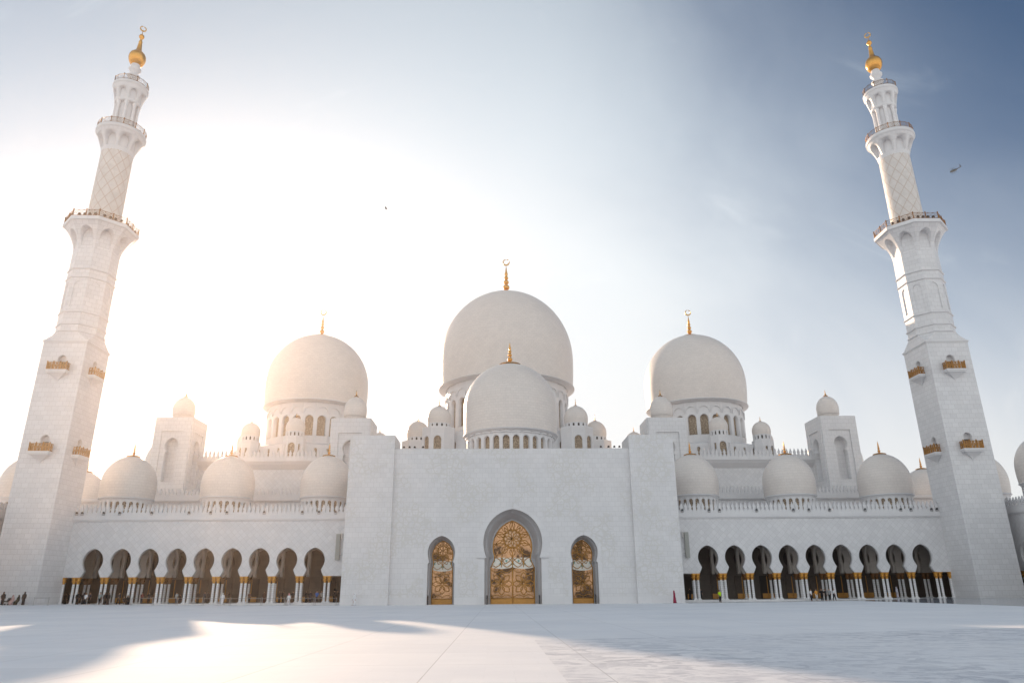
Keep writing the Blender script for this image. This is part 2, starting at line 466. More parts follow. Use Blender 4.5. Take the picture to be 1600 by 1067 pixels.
MERLON = {}
def merlon_for(sc):
    if sc in MERLON: return MERLON[sc]
    half = [(.345, 0), (.345, .26), (.25, .40), (.19, .55), (.20, .68), (.26, .80), (.27, .90), (.20, 1.06), (.12, 1.24), (.055, 1.42), (0, 1.62)]
    pts = [(x*sc, z*sc) for x, z in half] + [(-x*sc, z*sc) for x, z in reversed(half[:-1])]
    b = MB(); b.prism(pts, -.13*sc, .13*sc)
    # pierced eye
    o = b.build('merlon', M['plain']); MERLON[sc] = o; o['_fresh'] = 1
    return o
def parapet(parent, x0, x1, y, z, pitch, sc, base_h=.28, along='x'):
    """a low base course carrying one merlon after another"""
    b = MB()
    if along == 'x': b.box(x0, x1, y-.18*sc, y+.18*sc, z-base_h, z)
    else: b.box(y-.18*sc, y+.18*sc, x0, x1, z-base_h, z)
    p = b.build('parapet', M['plain'], parent)
    n = max(1, int(round((x1-x0)/pitch)))
    mr = merlon_for(sc)
    for i in range(n):
        t = x0+(i+.5)*(x1-x0)/n
        loc = (t, y, z-.002) if along == 'x' else (y, t, z-.002); rz = 0 if along == 'x' else PI/2
        if '_fresh' in mr:
            del mr['_fresh']; mr.parent = p; mr.location = loc; mr.rotation_euler = (0, 0, rz)
        else: inst(mr, p, loc, rz)
    return p
# ------------------------------------------------------------------ the setting: paving
def sheet(name, mat, inside, dz, x0, x1, y0, y1, step):
    b = MB(); nx = int(round((x1-x0)/step)); ny = int(round((y1-y0)/step))
    for i in range(nx):
        for j in range(ny):
            xa, ya = x0+i*step, y0+j*step; xb, yb = xa+step, ya+step
            if inside and not inside((xa+xb)/2, (ya+yb)/2): continue
            b.poly([(x, y, gz(x, y)+dz) for x, y in ((xa, ya), (xb, ya), (xb, yb), (xa, yb))], None, True)
    o = b.build(name, mat); o['kind'] = 'structure'; return o
b = MB()
XS = [-600, -300, -150]+[-100+4*i for i in range(51)]+[150, 300, 600]
YS = [-400, -150, -60]+[-40+4*i for i in range(46)]+[200, 300, 600, 900]
for xa, xb in zip(XS, XS[1:]):
    for ya, yb in zip(YS, YS[1:]):
        b.poly([(x, y, gz(x, y)) for x, y in ((xa, ya), (xb, ya), (xb, yb), (xa, yb))], None, True)
o = b.build('courtyard', M['court']); o['kind'] = 'structure'
# worn inlaid marble field in the near right, its far edge running slightly away to the right
b = MB()
edge = lambda x: 30.4+(x+1.0)*.262
xs_ = [-1.0+2.0*i for i in range(23)]
for xa, xb in zip(xs_, xs_[1:]):
    for j in range(12):
        ya0, ya1 = -14+(edge(xa)+14)*j/12, -14+(edge(xa)+14)*(j+1)/12
        yb0, yb1 = -14+(edge(xb)+14)*j/12, -14+(edge(xb)+14)*(j+1)/12
        b.poly([(xa, ya0, .005), (xb, yb0, .005), (xb, yb1, .005), (xa, ya1, .005)])
o = b.build('pavement', M['inlay']); o['kind'] = 'structure'
def strip_in(x, y):
    if y > 121: return False
    if y > 113.5 and x > 26: return True
    return x > 50+max(0, (y-70))*.0 and y > 60 and (x > 52 or y > 60)
sheet('paving', M['polished'], strip_in, .012, 26, 80, 60, 121, 1.0)

# ------------------------------------------------------------------ arcades
PITCH_A = 4.345
ARCH = keyhole(4.4, 5.35, 8.72, 1.62, 1.16, 1.66)
def column_parts(parent, gilt='capital'):
    s = MB()
    s.box(-.29, .29, -.29, .29, .43, .56)
    s.lathe([(.27, .56), (.27, .62), (.215, .70), (.20, .78), (.185, 3.40), (.20, 3.46)], n=14)
    c = s.build('column', M['column'], parent)
    k = MB()
    pr = [(.20, 3.40), (.235, 3.46), (.20, 3.52), (.215, 3.62), (.27, 3.78), (.30, 3.92), (.27, 3.98), (.33, 4.10), (.37, 4.22), (.30, 4.28)]
    k.lathe(pr, n=14)
    for i in range(8):
        a = 2*PI*i/8
        k.tube([(.24*math.cos(a), .24*math.sin(a), 3.66), (.33*math.cos(a), .33*math.sin(a), 3.86), (.41*math.cos(a), .41*math.sin(a), 3.84)], [.05, .05, .02], 5)
    k.box(-.31, .31, -.33, .33, 4.26, 4.40)
    k.build('capital', M[gilt], c)
    return c
COLP = {}
def put_column(parent, x, y, rz=0, gilt='capital'):
    if gilt not in COLP:
        c = COLP[gilt] = column_parts(parent, gilt); c.location = (x, y, 0); c.rotation_euler = (0, 0, rz); return c
    q = COLP[gilt]
    c = q.copy(); COL.objects.link(c); c.parent = parent; c.location = (x, y, 0); c.rotation_euler = (0, 0, rz)
    for ch in q.children: copy_tree(ch, c)
    return c

WING_DOME = None
def wing_dome(parent, x, y):
    global WING_DOME
    if WING_DOME is None:
        WING_DOME = dome_unit(parent, 'roof_dome', 4.55, 20.0, 5.25, 17.75, 2.45, 1.15, drum=(4.2, 13.3, 17.25, 24, .33, 14.7, 16.95, False), origin=(x, y, 0), detail=56, blow=9.5)
        return WING_DOME
    c = WING_DOME.copy(); COL.objects.link(c); c.parent = parent; c.location = (x, y, 0)
    for ch in WING_DOME.children: copy_tree(ch, c)
    return c

def arcade_wing(sgn, label):
    w = empty('arcade_wing', (sgn*48, 121, 0)); tag(w, label, 'arcade')
    ox, oy = sgn*48, 121
    fx = lambda p: (p.x-ox, p.y-oy, p.z)
    def mb(): return MB(lambda p: (p.x-ox, p.y-oy, p.z))
    x0, x1 = (25.9, 79.6) if sgn > 0 else (-79.6, -25.9)
    centres = [sgn*(31.4+PITCH_A*k) for k in range(9)]
    # facade
    b = mb()
    lo, hi = min(centres)-PITCH_A/2, max(centres)+PITCH_A/2
    b.arch_wall(centres, lo, hi, 4.4, 12.9, ARCH, 121, 121.8)
    for a, c in ((x0, lo), (hi, x1)): b.box(a, c, 121, 121.8, 4.4, 12.9, skip='lr')
    b.build('facade_wall', M['wing'], w)
    # white archivolts, 3 mm proud
    b = mb()
    for xc in centres:
        for (za, h), (zb, g) in zip(ARCH[6:], ARCH[7:]):
            for s in (-1, 1):
                q = [(xc+s*h, 120.96, za), (xc+s*(h+.16), 120.96, za), (xc+s*(g+.16), 120.96, zb+(.14 if g == 0 else 0)), (xc+s*g, 120.96, zb)]
                b.poly(q if s > 0 else q[::-1], None, False)
                q = [(xc+s*(h+.16), 120.96, za), (xc+s*(h+.16), 121, za), (xc+s*(g+.16), 121, zb+(.14 if g == 0 else 0)), (xc+s*(g+.16), 120.96, zb+(.14 if g == 0 else 0))]
                b.poly(q if s > 0 else q[::-1])
    b.build('arch_trim', M['plain'], w)
    b = mb()
    b.box(x0, x1, 120.86, 121.75, 12.9, 13.08); b.box(x0, x1, 120.72, 121.7, 13.08, 13.68)
    b.build('cornice', M['plain'], w)
    px0, px1 = (25.95, 70.3) if sgn > 0 else (-70.3, -25.95)
    parapet(w, px0-ox, px1-ox, .05, 13.92, .70, 1.0)
    # plinth and step
    b = mb(); b.box(x0, x1, 120.55, 143, -.4, .43); b.box(x0, x1, 120.25, 120.55, -.4, .25, skip='b')
    b.build('plinth', M['plain'], w)
    # columns in pairs, a single one at each end
    piers = [sgn*(31.4-PITCH_A/2+PITCH_A*k) for k in range(10)]
    for xp in piers:
        for d in (-.32, .32): put_column(w, xp+d-ox, 121.4-oy)
    put_column(w, sgn*70.25-ox, 121.4-oy)
    # inner row: its own arches, columns and cross arches
    SH = sgn*1.35
    b = mb(); b.arch_wall([c+SH for c in centres], lo+SH, hi+SH, 4.4, 9.6, ARCH, 127, 127.6)
    for a, c in ((x0, lo+SH), (hi+SH, x1)): b.box(a, c, 127, 127.6, 4.4, 9.6, skip='lr')
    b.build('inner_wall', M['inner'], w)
    for xp in piers:
        for d in (-.32, .32): put_column(w, xp+d+SH-ox, 127.3-oy, 0, 'shadegold')
    cross = keyhole(4.4, 5.35, 9.0, 2.1, 1.75, 2.15)
    b = MB(lambda p: (p.y, -p.x, p.z)); b.arch_wall([-3.4], -6.0, -.8, 4.4, 9.6, cross, -.25, .25)
    ca = b.build('cross_arch', M['inner'], w, loc=(piers[0]-ox, 0, 0))
    for xp in piers[1:]: inst(ca, w, (xp-ox, 0, 0))
    # back wall with tall doors
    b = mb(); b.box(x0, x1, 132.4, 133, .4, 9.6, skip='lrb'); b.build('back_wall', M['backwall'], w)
    for i, xc in enumerate(centres):
        d = mb()
        if i % 3 == 1:
            d.prism([(xc+q[0], q[1]) for q in ([(-1.1, .43), (1.1, .43), (1.1, 3.9)]+[(1.1*math.cos(t), 3.9+1.1*math.sin(t)) for t in [PI*k/8 for k in range(1, 8)]]+[(-1.1, 3.9)])], 132.3, 132.39)
        else:
            d.box(xc-1.25, xc+1.25, 132.3, 132.39, .43, 4.2)
        dd = d.build('hall_door', M['wood'] if i % 3 else M['dark'], w)
        f = mb()
        f.box(xc-.06, xc+.06, 132.2, 132.28, .43, 4.1); f.box(xc-1.0, xc+1.0, 132.2, 132.27, .5, 1.3); f.build('brass_panel', M['doorgold'], dd)
        # round-headed dark window above
        d = mb(); d.prism([(xc+1.05*math.cos(t), 7.0+1.25*math.sin(t)) for t in [2*PI*k/18 for k in range(18)]], 132.3, 132.39)
        d.build('fanlight', M['dark'], w)
    b = mb(); b.box(x0, x1, 121.8, 143, 9.6, 13.3); b.build('roof', M['plain'], w)
    for X in (32.85, 50.35, 67.85): wing_dome(w, sgn*X-ox, 132-oy)
    return w
arcade_wing(-1, 'long white marble arcade between the left minaret and the entrance block')
arcade_wing(1, 'long white marble arcade between the entrance block and the right minaret')

def side_arcade(sgn, label):
    """the wings that come forward along the courtyard's sides; local x runs along the wall"""
    w = empty('side_arcade', (sgn*79.6, 121, 0)); tag(w, label, 'arcade')
    if sgn > 0: xf = lambda p: (p.y, -p.x, p.z)
    else: xf = lambda p: (-p.y, p.x, p.z)
    L0, L1 = (-14, 62) if sgn > 0 else (-62, 14)      # local x extent: right side x = 121 - Y, left side x = Y - 121
    s = 1 if sgn > 0 else -1
    centres = [s*(5.5+PITCH_A*k) for k in range(12)]
    lo, hi = min(centres)-PITCH_A/2, max(centres)+PITCH_A/2
    b = MB(xf); b.arch_wall(centres, lo, hi, 4.4, 12.9, ARCH, 0, .8)
    for a, c in ((L0, lo), (hi, L1)): b.box(a, c, 0, .8, 4.4, 12.9, skip='lr')
    b.build('facade_wall', M['wing'], w)
    b = MB(xf); b.box(L0, L1, -.14, .75, 12.9, 13.08); b.box(L0, L1, -.28, .7, 13.08, 13.68); b.build('cornice', M['plain'], w)
    if sgn > 0: parapet(w, -61, 13, .1, 13.92, .70, 1.0, along='y')
    else: parapet(w, -61, 13, -.1, 13.92, .70, 1.0, along='y')
    b = MB(xf); b.box(L0, L1, -.45, 12.4, -.4, .43); b.build('plinth', M['plain'], w)
    piers = [s*(5.5-PITCH_A/2+PITCH_A*k) for k in range(13)]
    for xp in piers:
        for d in (-.32, .32):
            q = xf(Vector((xp+d, .4, 0))); put_column(w, q[0], q[1], PI/2)
    q = xf(Vector((s*1.0, .4, 0))); put_column(w, q[0], q[1], PI/2)
    b = MB(xf); b.arch_wall(centres, lo, hi, 4.4, 9.6, ARCH, 6, 6.6); b.build('inner_wall', M['inner'], w)
    b = MB(xf); b.box(L0, L1, 11.4, 12.4, .4, 9.6); b.build('back_wall', M['backwall'], w)
    b = MB(xf); b.box(L0, L1, .8, 12.4, 9.6, 13.3); b.build('roof', M['plain'], w)
    for Yd in (149.5, 132, 114.5): wing_dome(w, sgn*5.8, Yd-121)
    b = MB(lambda p: (p.x-sgn*79.6, p.y-121, p.z)); b.box(sgn*79.6-1 if sgn > 0 else sgn*79.6-13, sgn*79.6+13 if sgn > 0 else sgn*79.6+1, 136, 158, -.4, 13.2); b.build('rear_block', M['wing'], w)
    return w
side_arcade(-1, 'end of the side arcade cut by the left picture edge behind the sunlit minaret')
side_arcade(1, 'end of the side arcade cut by the right picture edge beside the minaret')

# ------------------------------------------------------------------ entrance portal
po = empty('entrance_portal', (0, 116, 0)); tag(po, 'broad blank white marble entrance block with three glazed keyhole doorways', 'entrance building')
def pm(): return MB(lambda p: (p.x, p.y-116, p.z))
ZW = 23.65
C_OUT = keyhole(-.3, 6.9, 14.12, 4.36, 4.14, 4.56, flare=False, belly=.30)
S_OUT = keyhole(-.3, 6.2, 10.1, 2.06, 1.84, 2.10, flare=False, belly=.36)
b = pm()
b.arch_wall([-11.0], -18.8, -6.3, -.3, ZW, S_OUT, 116.6, 116.9)
b.arch_wall([0], -6.3, 6.3, -.3, ZW, C_OUT, 116.6, 116.9)
b.arch_wall([11.0], 6.3, 18.8, -.3, ZW, S_OUT, 116.6, 116.9)
b.poly([(-18.8, 116.6, ZW), (18.8, 116.6, ZW), (18.8, 116.9, ZW), (-18.8, 116.9, ZW)])
b.build('portal_wall', M['portal'], po)
# the base course is cut by the doorways
for a, c in ((-18.8, -13.3), (-8.75, -4.75), (4.75, 8.75), (13.3, 18.8)):
    b = pm(); b.box(a, c, 116.5, 116.6, -.3, 1.15, skip='b'); b.build('base_course', M['plain'], po)
for s in (-1, 1):
    b = pm(); xa, xb = (18.8, 25.95) if s > 0 else (-25.95, -18.8)
    b.box(xa, xb, 116, 122.6, -.3, 25.72); b.build('pylon', M['portal'], po)
    b = pm(); b.box(xa+.0, xb-.0, 115.94, 115.997, -.3, 1.15); b.build('base_course', M['plain'], po)
b = pm(); b.box(-18.8, 18.8, 116.91, 145, 15.5, 22.4); b.build('roof', M['plain'], po)
for xa, xb in ((-25.9, -18.85), (18.85, 25.9)):
    b = pm(); b.box(xa, xb, 122.65, 145, -.3, 22.4); b.build('side_block', M['plain'], po)
# smooth frames round the openings and small impost ledges
def trim(prof, xc, wd, y, mb_, k0=1):
    for (za, h), (zb, g) in zip(prof[k0:], prof[k0+1:]):
        for s in (-1, 1):
            top = wd if g == 0 else 0
            q = [(xc+s*h, y, za), (xc+s*(h+wd), y, za), (xc+s*(g+wd*(.35 if g == 0 else 1)), y, zb+top), (xc+s*g, y, zb)]
            mb_.poly(q if s > 0 else q[::-1])
            q = [(xc+s*(h+wd), y, za), (xc+s*(h+wd), 116.6, za), (xc+s*(g+wd*(.35 if g == 0 else 1)), 116.6, zb+top), (xc+s*(g+wd*(.35 if g == 0 else 1)), y, zb+top)]
            mb_.poly(q if s > 0 else q[::-1])
for prof, xc, wd in ((C_OUT, 0, .95), (S_OUT, -11, .55), (S_OUT, 11, .55)):
    b = pm()
    pr = [(0.0, prof[0][1])]+[p for p in prof if p[0] > .1]
    trim(pr, xc, wd, 116.57, b, 0)
    b.build('arch_surround', M['plain'], po)
for s in (-1, 1):
    b = pm(); b.box(min(s*4.1, s*5.6), max(s*4.1, s*5.6), 116.3, 116.62, 6.78, 6.95); b.build('impost_ledge', M['plain'], po)
# deep splayed reveals narrowing towards the doors
def splay(xc, pa, pb, ya, yb):
    b = pm()
    n = 60
    def samp(pr):
        L = [0]
        for (z0, h0), (z1, h1) in zip(pr, pr[1:]): L.append(L[-1]+math.hypot(z1-z0, h1-h0))
        out = []
        for i in range(n+1):
            t = L[-1]*i/n; k = 0
            while k < len(L)-2 and L[k+1] < t: k += 1
            u = (t-L[k])/max(1e-9, L[k+1]-L[k]); out.append((pr[k][0]+(pr[k+1][0]-pr[k][0])*u, pr[k][1]+(pr[k+1][1]-pr[k][1])*u))
        return out
    A, B = samp(pa), samp(pb)
    for f0, f1 in ((0, .30), (.30, .34), (.34, 1)):
        # a small arris step a third of the way in
        def P(i, f, s, dh): 
            g = f; z = A[i][0]*(1-g)+B[i][0]*g; h = A[i][1]*(1-g)+B[i][1]*g
            return (xc+s*max(0, h-(dh if i < n else 0)), ya+(yb-ya)*f, z-(dh if i == n else 0))
        d0, d1 = (0, 0) if f0 == 0 else ((0, .12) if f0 == .30 else (.12, 0))
        for i in range(n):
            for s in (-1, 1):
                q = [P(i, f0, s, d0), P(i, f1, s, d1), P(i+1, f1, s, d1), P(i+1, f0, s, d0)]
                b.poly(q if s < 0 else q[::-1], None, f0 != .30)
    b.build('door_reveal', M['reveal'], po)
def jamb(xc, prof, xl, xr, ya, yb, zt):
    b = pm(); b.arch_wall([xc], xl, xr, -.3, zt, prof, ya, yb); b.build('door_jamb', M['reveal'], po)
C_IN = [(-.3, 3.5), (5.55, 3.5)]+[(5.56+.33*i+(.01 if j else 0), 3.5-.15*(i+j)) for i in range(4) for j in (0, 1)]+[p for p in keyhole(0, 6.9, 12.65, 3, 2.88, 3.15, belly=.28) if p[0] > 6.95]
S_IN = [(-.3, 1.66), (5.5, 1.66), (5.51, 1.56), (5.8, 1.56), (5.81, 1.46)]+[p for p in keyhole(0, 6.15, 9.6, 2, 1.42, 1.68, belly=.36) if p[0] > 6.2]
C_BACK = keyhole(-.3, 6.9, 12.9, 3.62, 3.05, 3.35, flare=False, belly=.29)
S_BACK = keyhole(-.3, 6.15, 9.75, 1.74, 1.5, 1.76, flare=False, belly=.36)
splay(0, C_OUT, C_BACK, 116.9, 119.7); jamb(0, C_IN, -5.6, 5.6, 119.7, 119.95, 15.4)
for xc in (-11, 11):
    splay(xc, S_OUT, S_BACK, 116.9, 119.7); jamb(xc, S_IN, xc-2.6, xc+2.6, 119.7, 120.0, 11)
b = pm(); b.box(-14, 14, 116.3, 124, -.3, .06); b.build('threshold', M['plain'], po)

def arc2(p, q, bulge, n=7):
    """arc through p..q in the door plane; bulge sideways"""
    (x0, z0), (x1, z1) = p, q; mx, mz = (x0+x1)/2, (z0+z1)/2; dx, dz = x1-x0, z1-z0
    cx_, cz_ = mx-dz*bulge*2, mz+dx*bulge*2
    return [((1-t)**2*x0+2*t*(1-t)*cx_+t*t*x1, (1-t)**2*z0+2*t*(1-t)*cz_+t*t*z1) for t in [i/n for i in range(n+1)]]
def flower(mb_, cx_, cz_, r0, r1, k, y, rad, clip=None, ph=0):
    for i in range(k):
        a = 2*PI*i/k+ph
        p = (cx_+r0*math.cos(a), cz_+r0*math.sin(a)); q = (cx_+r1*math.cos(a), cz_+r1*math.sin(a))
        for s in (-1, 1):
            pts = arc2(p, q, s*.30)
            if clip: pts = [u for u in pts if clip(*u)]
            if len(pts) > 1: mb_.tube([(x, y, z) for x, z in pts], rad, 5)
def star_disc(mb_, x, z, r, y, n=6):
    pts = []
    for i in range(2*n):
        a = PI*i/n+PI/2; rr = r if i % 2 == 0 else r*.45
        pts.append((x+rr*math.cos(a), z+rr*math.sin(a)))
    mb_.prism(pts, y, y+.02)
def door(xc, hw, zband0, zband1, prof, yd, big):
    g = pm(); g.box(xc-hw-.15, xc+hw+.15, yd, yd+.08, .0, prof[-1][0]+.1)
    d = g.build('door', M['doorglass'], po)
    l = pm(); y = yd-.06; r = .078 if big else .06
    # outer frame follows the opening
    pts = [(xc-h+.06, y, max(.05, z)) for z, h in prof]+[(xc+h-.06, y, max(.05, z)) for z, h in reversed(prof[:-1])]
    l.tube(pts, r*1.7, 5)
    def inside(x, z):
        h = 0
        for (za, a), (zb, b_) in zip(prof, prof[1:]):
            if za <= z <= zb: h = a+(b_-a)*(z-za)/max(1e-6, zb-za)
        return abs(x-xc) < h-.03
    nl = 2 if big else 1
    for i in range(nl):
        cxl = xc+(i-.5)*hw if big else xc
        flower(l, cxl, 3.05, .15, hw*.49 if big else hw*.93, 8, y, r)
        for sx in (-1, 1):
            for zz in (.95, zband0-.3):
                pts = [(x, y, z) for x, z in arc2((cxl+sx*(hw*.47 if big else hw*.95), zz), (cxl, 3.0+(zz-3.0)*.95), .25*sx*(1 if zz > 3 else -1)) if inside(x, z)]
                if len(pts) > 1: l.tube(pts, r*.8, 5)
    if big: l.tube([(xc, y, .1), (xc, y, zband0)], r*1.6, 5)
    l.tube([(xc-hw, y, .85), (xc+hw, y, .85)], r, 5)
    # rosette in the head
    zr = zband1+(prof[-1][0]-zband1)*.50; rr = (prof[-1][0]-zband1)*.47
    flower(l, xc, zr, rr*.5, rr*1.02, 10, y, r*.85, inside, PI/2)
    flower(l, xc, zr, rr*.5, rr*1.5, 10, y, r*.85, inside, PI/2+PI/10)
    ring = [(xc+rr*.52*(1+.09*math.cos(10*t))*math.cos(t), y, zr+rr*.52*(1+.09*math.cos(10*t))*math.sin(t)) for t in [2*PI*k/60 for k in range(61)]]
    l.tube(ring, r, 5)
    flower(l, xc, zr, .05, rr*.52, 10 if big else 6, y, r*.8, inside)
    # interlace over the band
    nb = 4 if big else 2
    for i in range(nb):
        xa = xc-hw+2*hw*i/nb; xb = xc-hw+2*hw*(i+1)/nb; xm = (xa+xb)/2
        for p, q, bu in (((xa, zband0), (xm, zband1), .2), ((xm, zband1), (xb, zband0), .2), ((xa, zband1), (xm, zband0), -.2), ((xm, zband0), (xb, zband1), -.2)):
            l.tube([(x, y-.03, z) for x, z in arc2(p, q, bu) if inside(x, z)] or [(xm, y, zband0), (xm, y, zband0+.01)], r*.8, 5)
    l.build('door_lattice', M['doorgold'], d)
    bd = pm(); zs = [zband0+(zband1-zband0)*i/12 for i in range(13)]
    def hwid(z):
        for (za, a), (zb, b_) in zip(prof, prof[1:]):
            if za <= z <= zb: return a+(b_-a)*(z-za)/max(1e-6, zb-za)
        return 0
    lowz = lambda x: zband0-.28*(1-((x-xc)/hw)**2) if not big else zband0-.25*abs(math.sin((x-xc)/hw*PI))
    bd.prism([(xc-hwid(z)+.05, z) for z in zs][::-1]+[(xc-hw+2*hw*i/16, lowz(xc-hw+2*hw*i/16)) for i in range(1, 16)]+[(xc+hwid(z)-.05, z) for z in zs], yd-.03, yd-.003)
    bdo = bd.build('inlaid_band', M['panelwhite'], d)
    st = pm(); n = 7 if big else 3
    for i in range(n):
        x = xc-hw*.84+2*hw*.84*i/(n-1)
        star_disc(st, x, (zband0+zband1)/2+(.22 if i % 2 == 0 else -.25), .24 if big else .3, yd-.055, 6)
    st.build('green_star', M['green'], d)
    bp = pm(); bp.box(xc-hw+.05, xc+hw-.05, yd-.12, yd-.01, .06, .78)
    if big:
        pass
    bp.build('kick_plate', M['doorgold'], d)
    if big:
        md = pm(); md.prism([(xc+rr*.5*(1+.09*math.cos(10*t))*math.cos(t), zr+rr*.5*(1+.09*math.cos(10*t))*math.sin(t)) for t in [2*PI*k/60 for k in range(60)]], yd-.03, yd-.002)
        md.build('rosette', M['rosette'], d)
    return d
door(0, 3.46, 5.5, 6.95, C_IN, 120.0, True)
door(-11, 1.62, 5.2, 6.5, S_IN, 120.05, False)
door(11, 1.62, 5.2, 6.5, S_IN, 120.05, False)

# ------------------------------------------------------------------ front dome over the entrance
dome_unit(po, 'front_dome', 8.6, 33.7, 8.7, 28.75, 4.6, 2.1, drum=(8.05, 22.3, 28.2, 28, .62, 24.3, 27.5, True), origin=(0, 132-116, 0), detail=80, blow=30)

# ------------------------------------------------------------------ prayer hall
ph = empty('prayer_hall', (0, 152, 0)); tag(ph, 'white prayer hall with three great domes rising behind the entrance block', 'prayer hall')
def hm(): return MB(lambda p: (p.x, p.y-152, p.z))
for s in (-1, 1):
    xa, xb = (26, 90) if s > 0 else (-90, -26)
    b = hm(); b.box(xa, xb, 143, 152, 13.35, 18.4); b.build('lower_terrace', M['wing'], ph)
    b = hm(); b.box(xa, xb, 142.85, 152, 18.4, 18.62); b.box(xa, xb, 142.6, 152, 18.62, 19.2); b.build('terrace_cornice', M['plain'], ph)
for s in (-1, 1):
    xa, xb = (26, 78.5) if s > 0 else (-78.5, -26)
    parapet(ph, xa, xb, -9.1, 19.42, .70, 1.0)
b = hm(); b.box(-66, 66, 153.2, 205, 18.4, 26.3); b.build('upper_wall', M['wing'], ph)
# coved cornice of the upper terrace
for s in (-1, 1):
    b = hm()
    xa, xb = (20, 66) if s > 0 else (-66, -20)
    pr = [(153.2, 26.2), (152.9, 26.5), (152.2, 27.2), (151.9, 27.7), (151.75, 27.75), (151.75, 28.3), (153.5, 28.3)]
    for (ya, za), (yb, zb) in zip(pr, pr[1:]):
        b.poly([(xa, yb, zb), (xb, yb, zb), (xb, ya, za), (xa, ya, za)][::-1])
    b.build('upper_cornice', M['plain'], ph)
b = hm(); b.box(-66, 66, 153.5, 205, 28.0, 28.29); b.build('roof', M['plain'], ph)
for s in (-1, 1):
    xa, xb = (26, 65.8) if s > 0 else (-65.8, -26)
    parapet(ph, xa, xb, 0.0, 28.5, .83, 1.02, base_h=.2)

for s in (-1, 1):
    xe, ze = at(228, 722, 172)
    X = abs(xe)-6.6
    b = hm(); b.box(min(s*(X-9), s*(X+9)), max(s*(X-9), s*(X+9)), 160, 186, 13.3, 23.4); b.build('rear_block', M['wing'], ph)
    dome_unit(ph, 'dome', 6.3, ze-.8, 7.2, ze-3.6, 2.8, 1.3, drum=(5.9, 23.3, ze-4.1, 24, .45, 24.2, ze-4.6, False), origin=(s*X, 20, 0), detail=56, blow=13)

def octa(mb_, r, z0, z1, cx_=0, cy_=0, cap=True):
    mb_.lathe([(r, z0), (r, z1)]+([(0, z1)] if cap else []), cx_, cy_, n=8, smooth=False, phase=PI/8)

def turret(parent, x, y, rot, R, z0, ztop, win, dome):
    """octagonal turret; local -y is its outward face"""
    a, zc, bb, zf, fh = dome
    s = MB()
    ap = R*math.cos(PI/8); side = R*math.sin(PI/8)
    for k in range(8):
        th = k*PI/4
        s.xf = lambda p, th=th: ((p.x)*math.cos(th)+(ap-p.y)*math.sin(th), (p.x)*math.sin(th)-(ap-p.y)*math.cos(th), p.z)
        if k in (0, 1, 7) and win[k != 0]:
            hw, wz0, wz1 = win[k != 0]
            s.arch_wall([0], -side, side, z0, ztop, round_arch(wz0, wz1-hw*1.1, wz1, hw), 0, .35, back=False, soffit=False)
        else: s.poly([(-side, 0, z0), (side, 0, z0), (side, 0, ztop), (-side, 0, ztop)])
    s.xf = None
    s.poly([(R*math.sin(PI/8+k*PI/4), -R*math.cos(PI/8+k*PI/4), ztop) for k in range(8)])
    t = s.build('turret', M['plain'], parent, loc=(x, y, 0)); t.rotation_euler = (0, 0, rot)
    for k in (0, 1, 7):
        w = win[k != 0]
        if not w: continue
        th = k*PI/4; q = MB(); q.box(-w[0]*1.1, w[0]*1.1, 0, .06, w[1]-.05, w[2]+.05)
        o = q.build('window_pane', M['screen'], t, loc=((ap-.36)*math.sin(th), -(ap-.36)*math.cos(th), 0)); o.rotation_euler = (0, 0, th)
    # little drum with square eyes
    d = MB(drum_map(0, 0, a*.97)); per = 2*PI*a*.97; n = 14
    xs = [per*(i+.5)/n-per/2 for i in range(n)]
    d.arch_wall(xs, -per/2, per/2, ztop, zf, round_arch(ztop+(zf-ztop)*.2, ztop+(zf-ztop)*.62, ztop+(zf-ztop)*.85, a*.085, n=4), 0, .2, back=False, soffit=False)
    d.build('turret_drum', M['plain'], t)
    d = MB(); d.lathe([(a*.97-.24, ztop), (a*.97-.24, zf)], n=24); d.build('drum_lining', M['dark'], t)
    d = MB(); pr = dome_profile(a, zc, bb, zf, tip=.06); d.lathe(pr, n=36); d.build('turret_dome', M['dome'], t)
    f = MB(); zt = pr[-1][1]-.03
    f.lathe([(a*.16, zt-.06), (a*.13, zt+.02), (.10, zt+.12), (.07, zt+.3*fh), (.12, zt+.4*fh), (.06, zt+.5*fh), (.05, zt+.8*fh), (0, zt+fh)], n=10); f.build('finial', M['gold'], t)
    return t

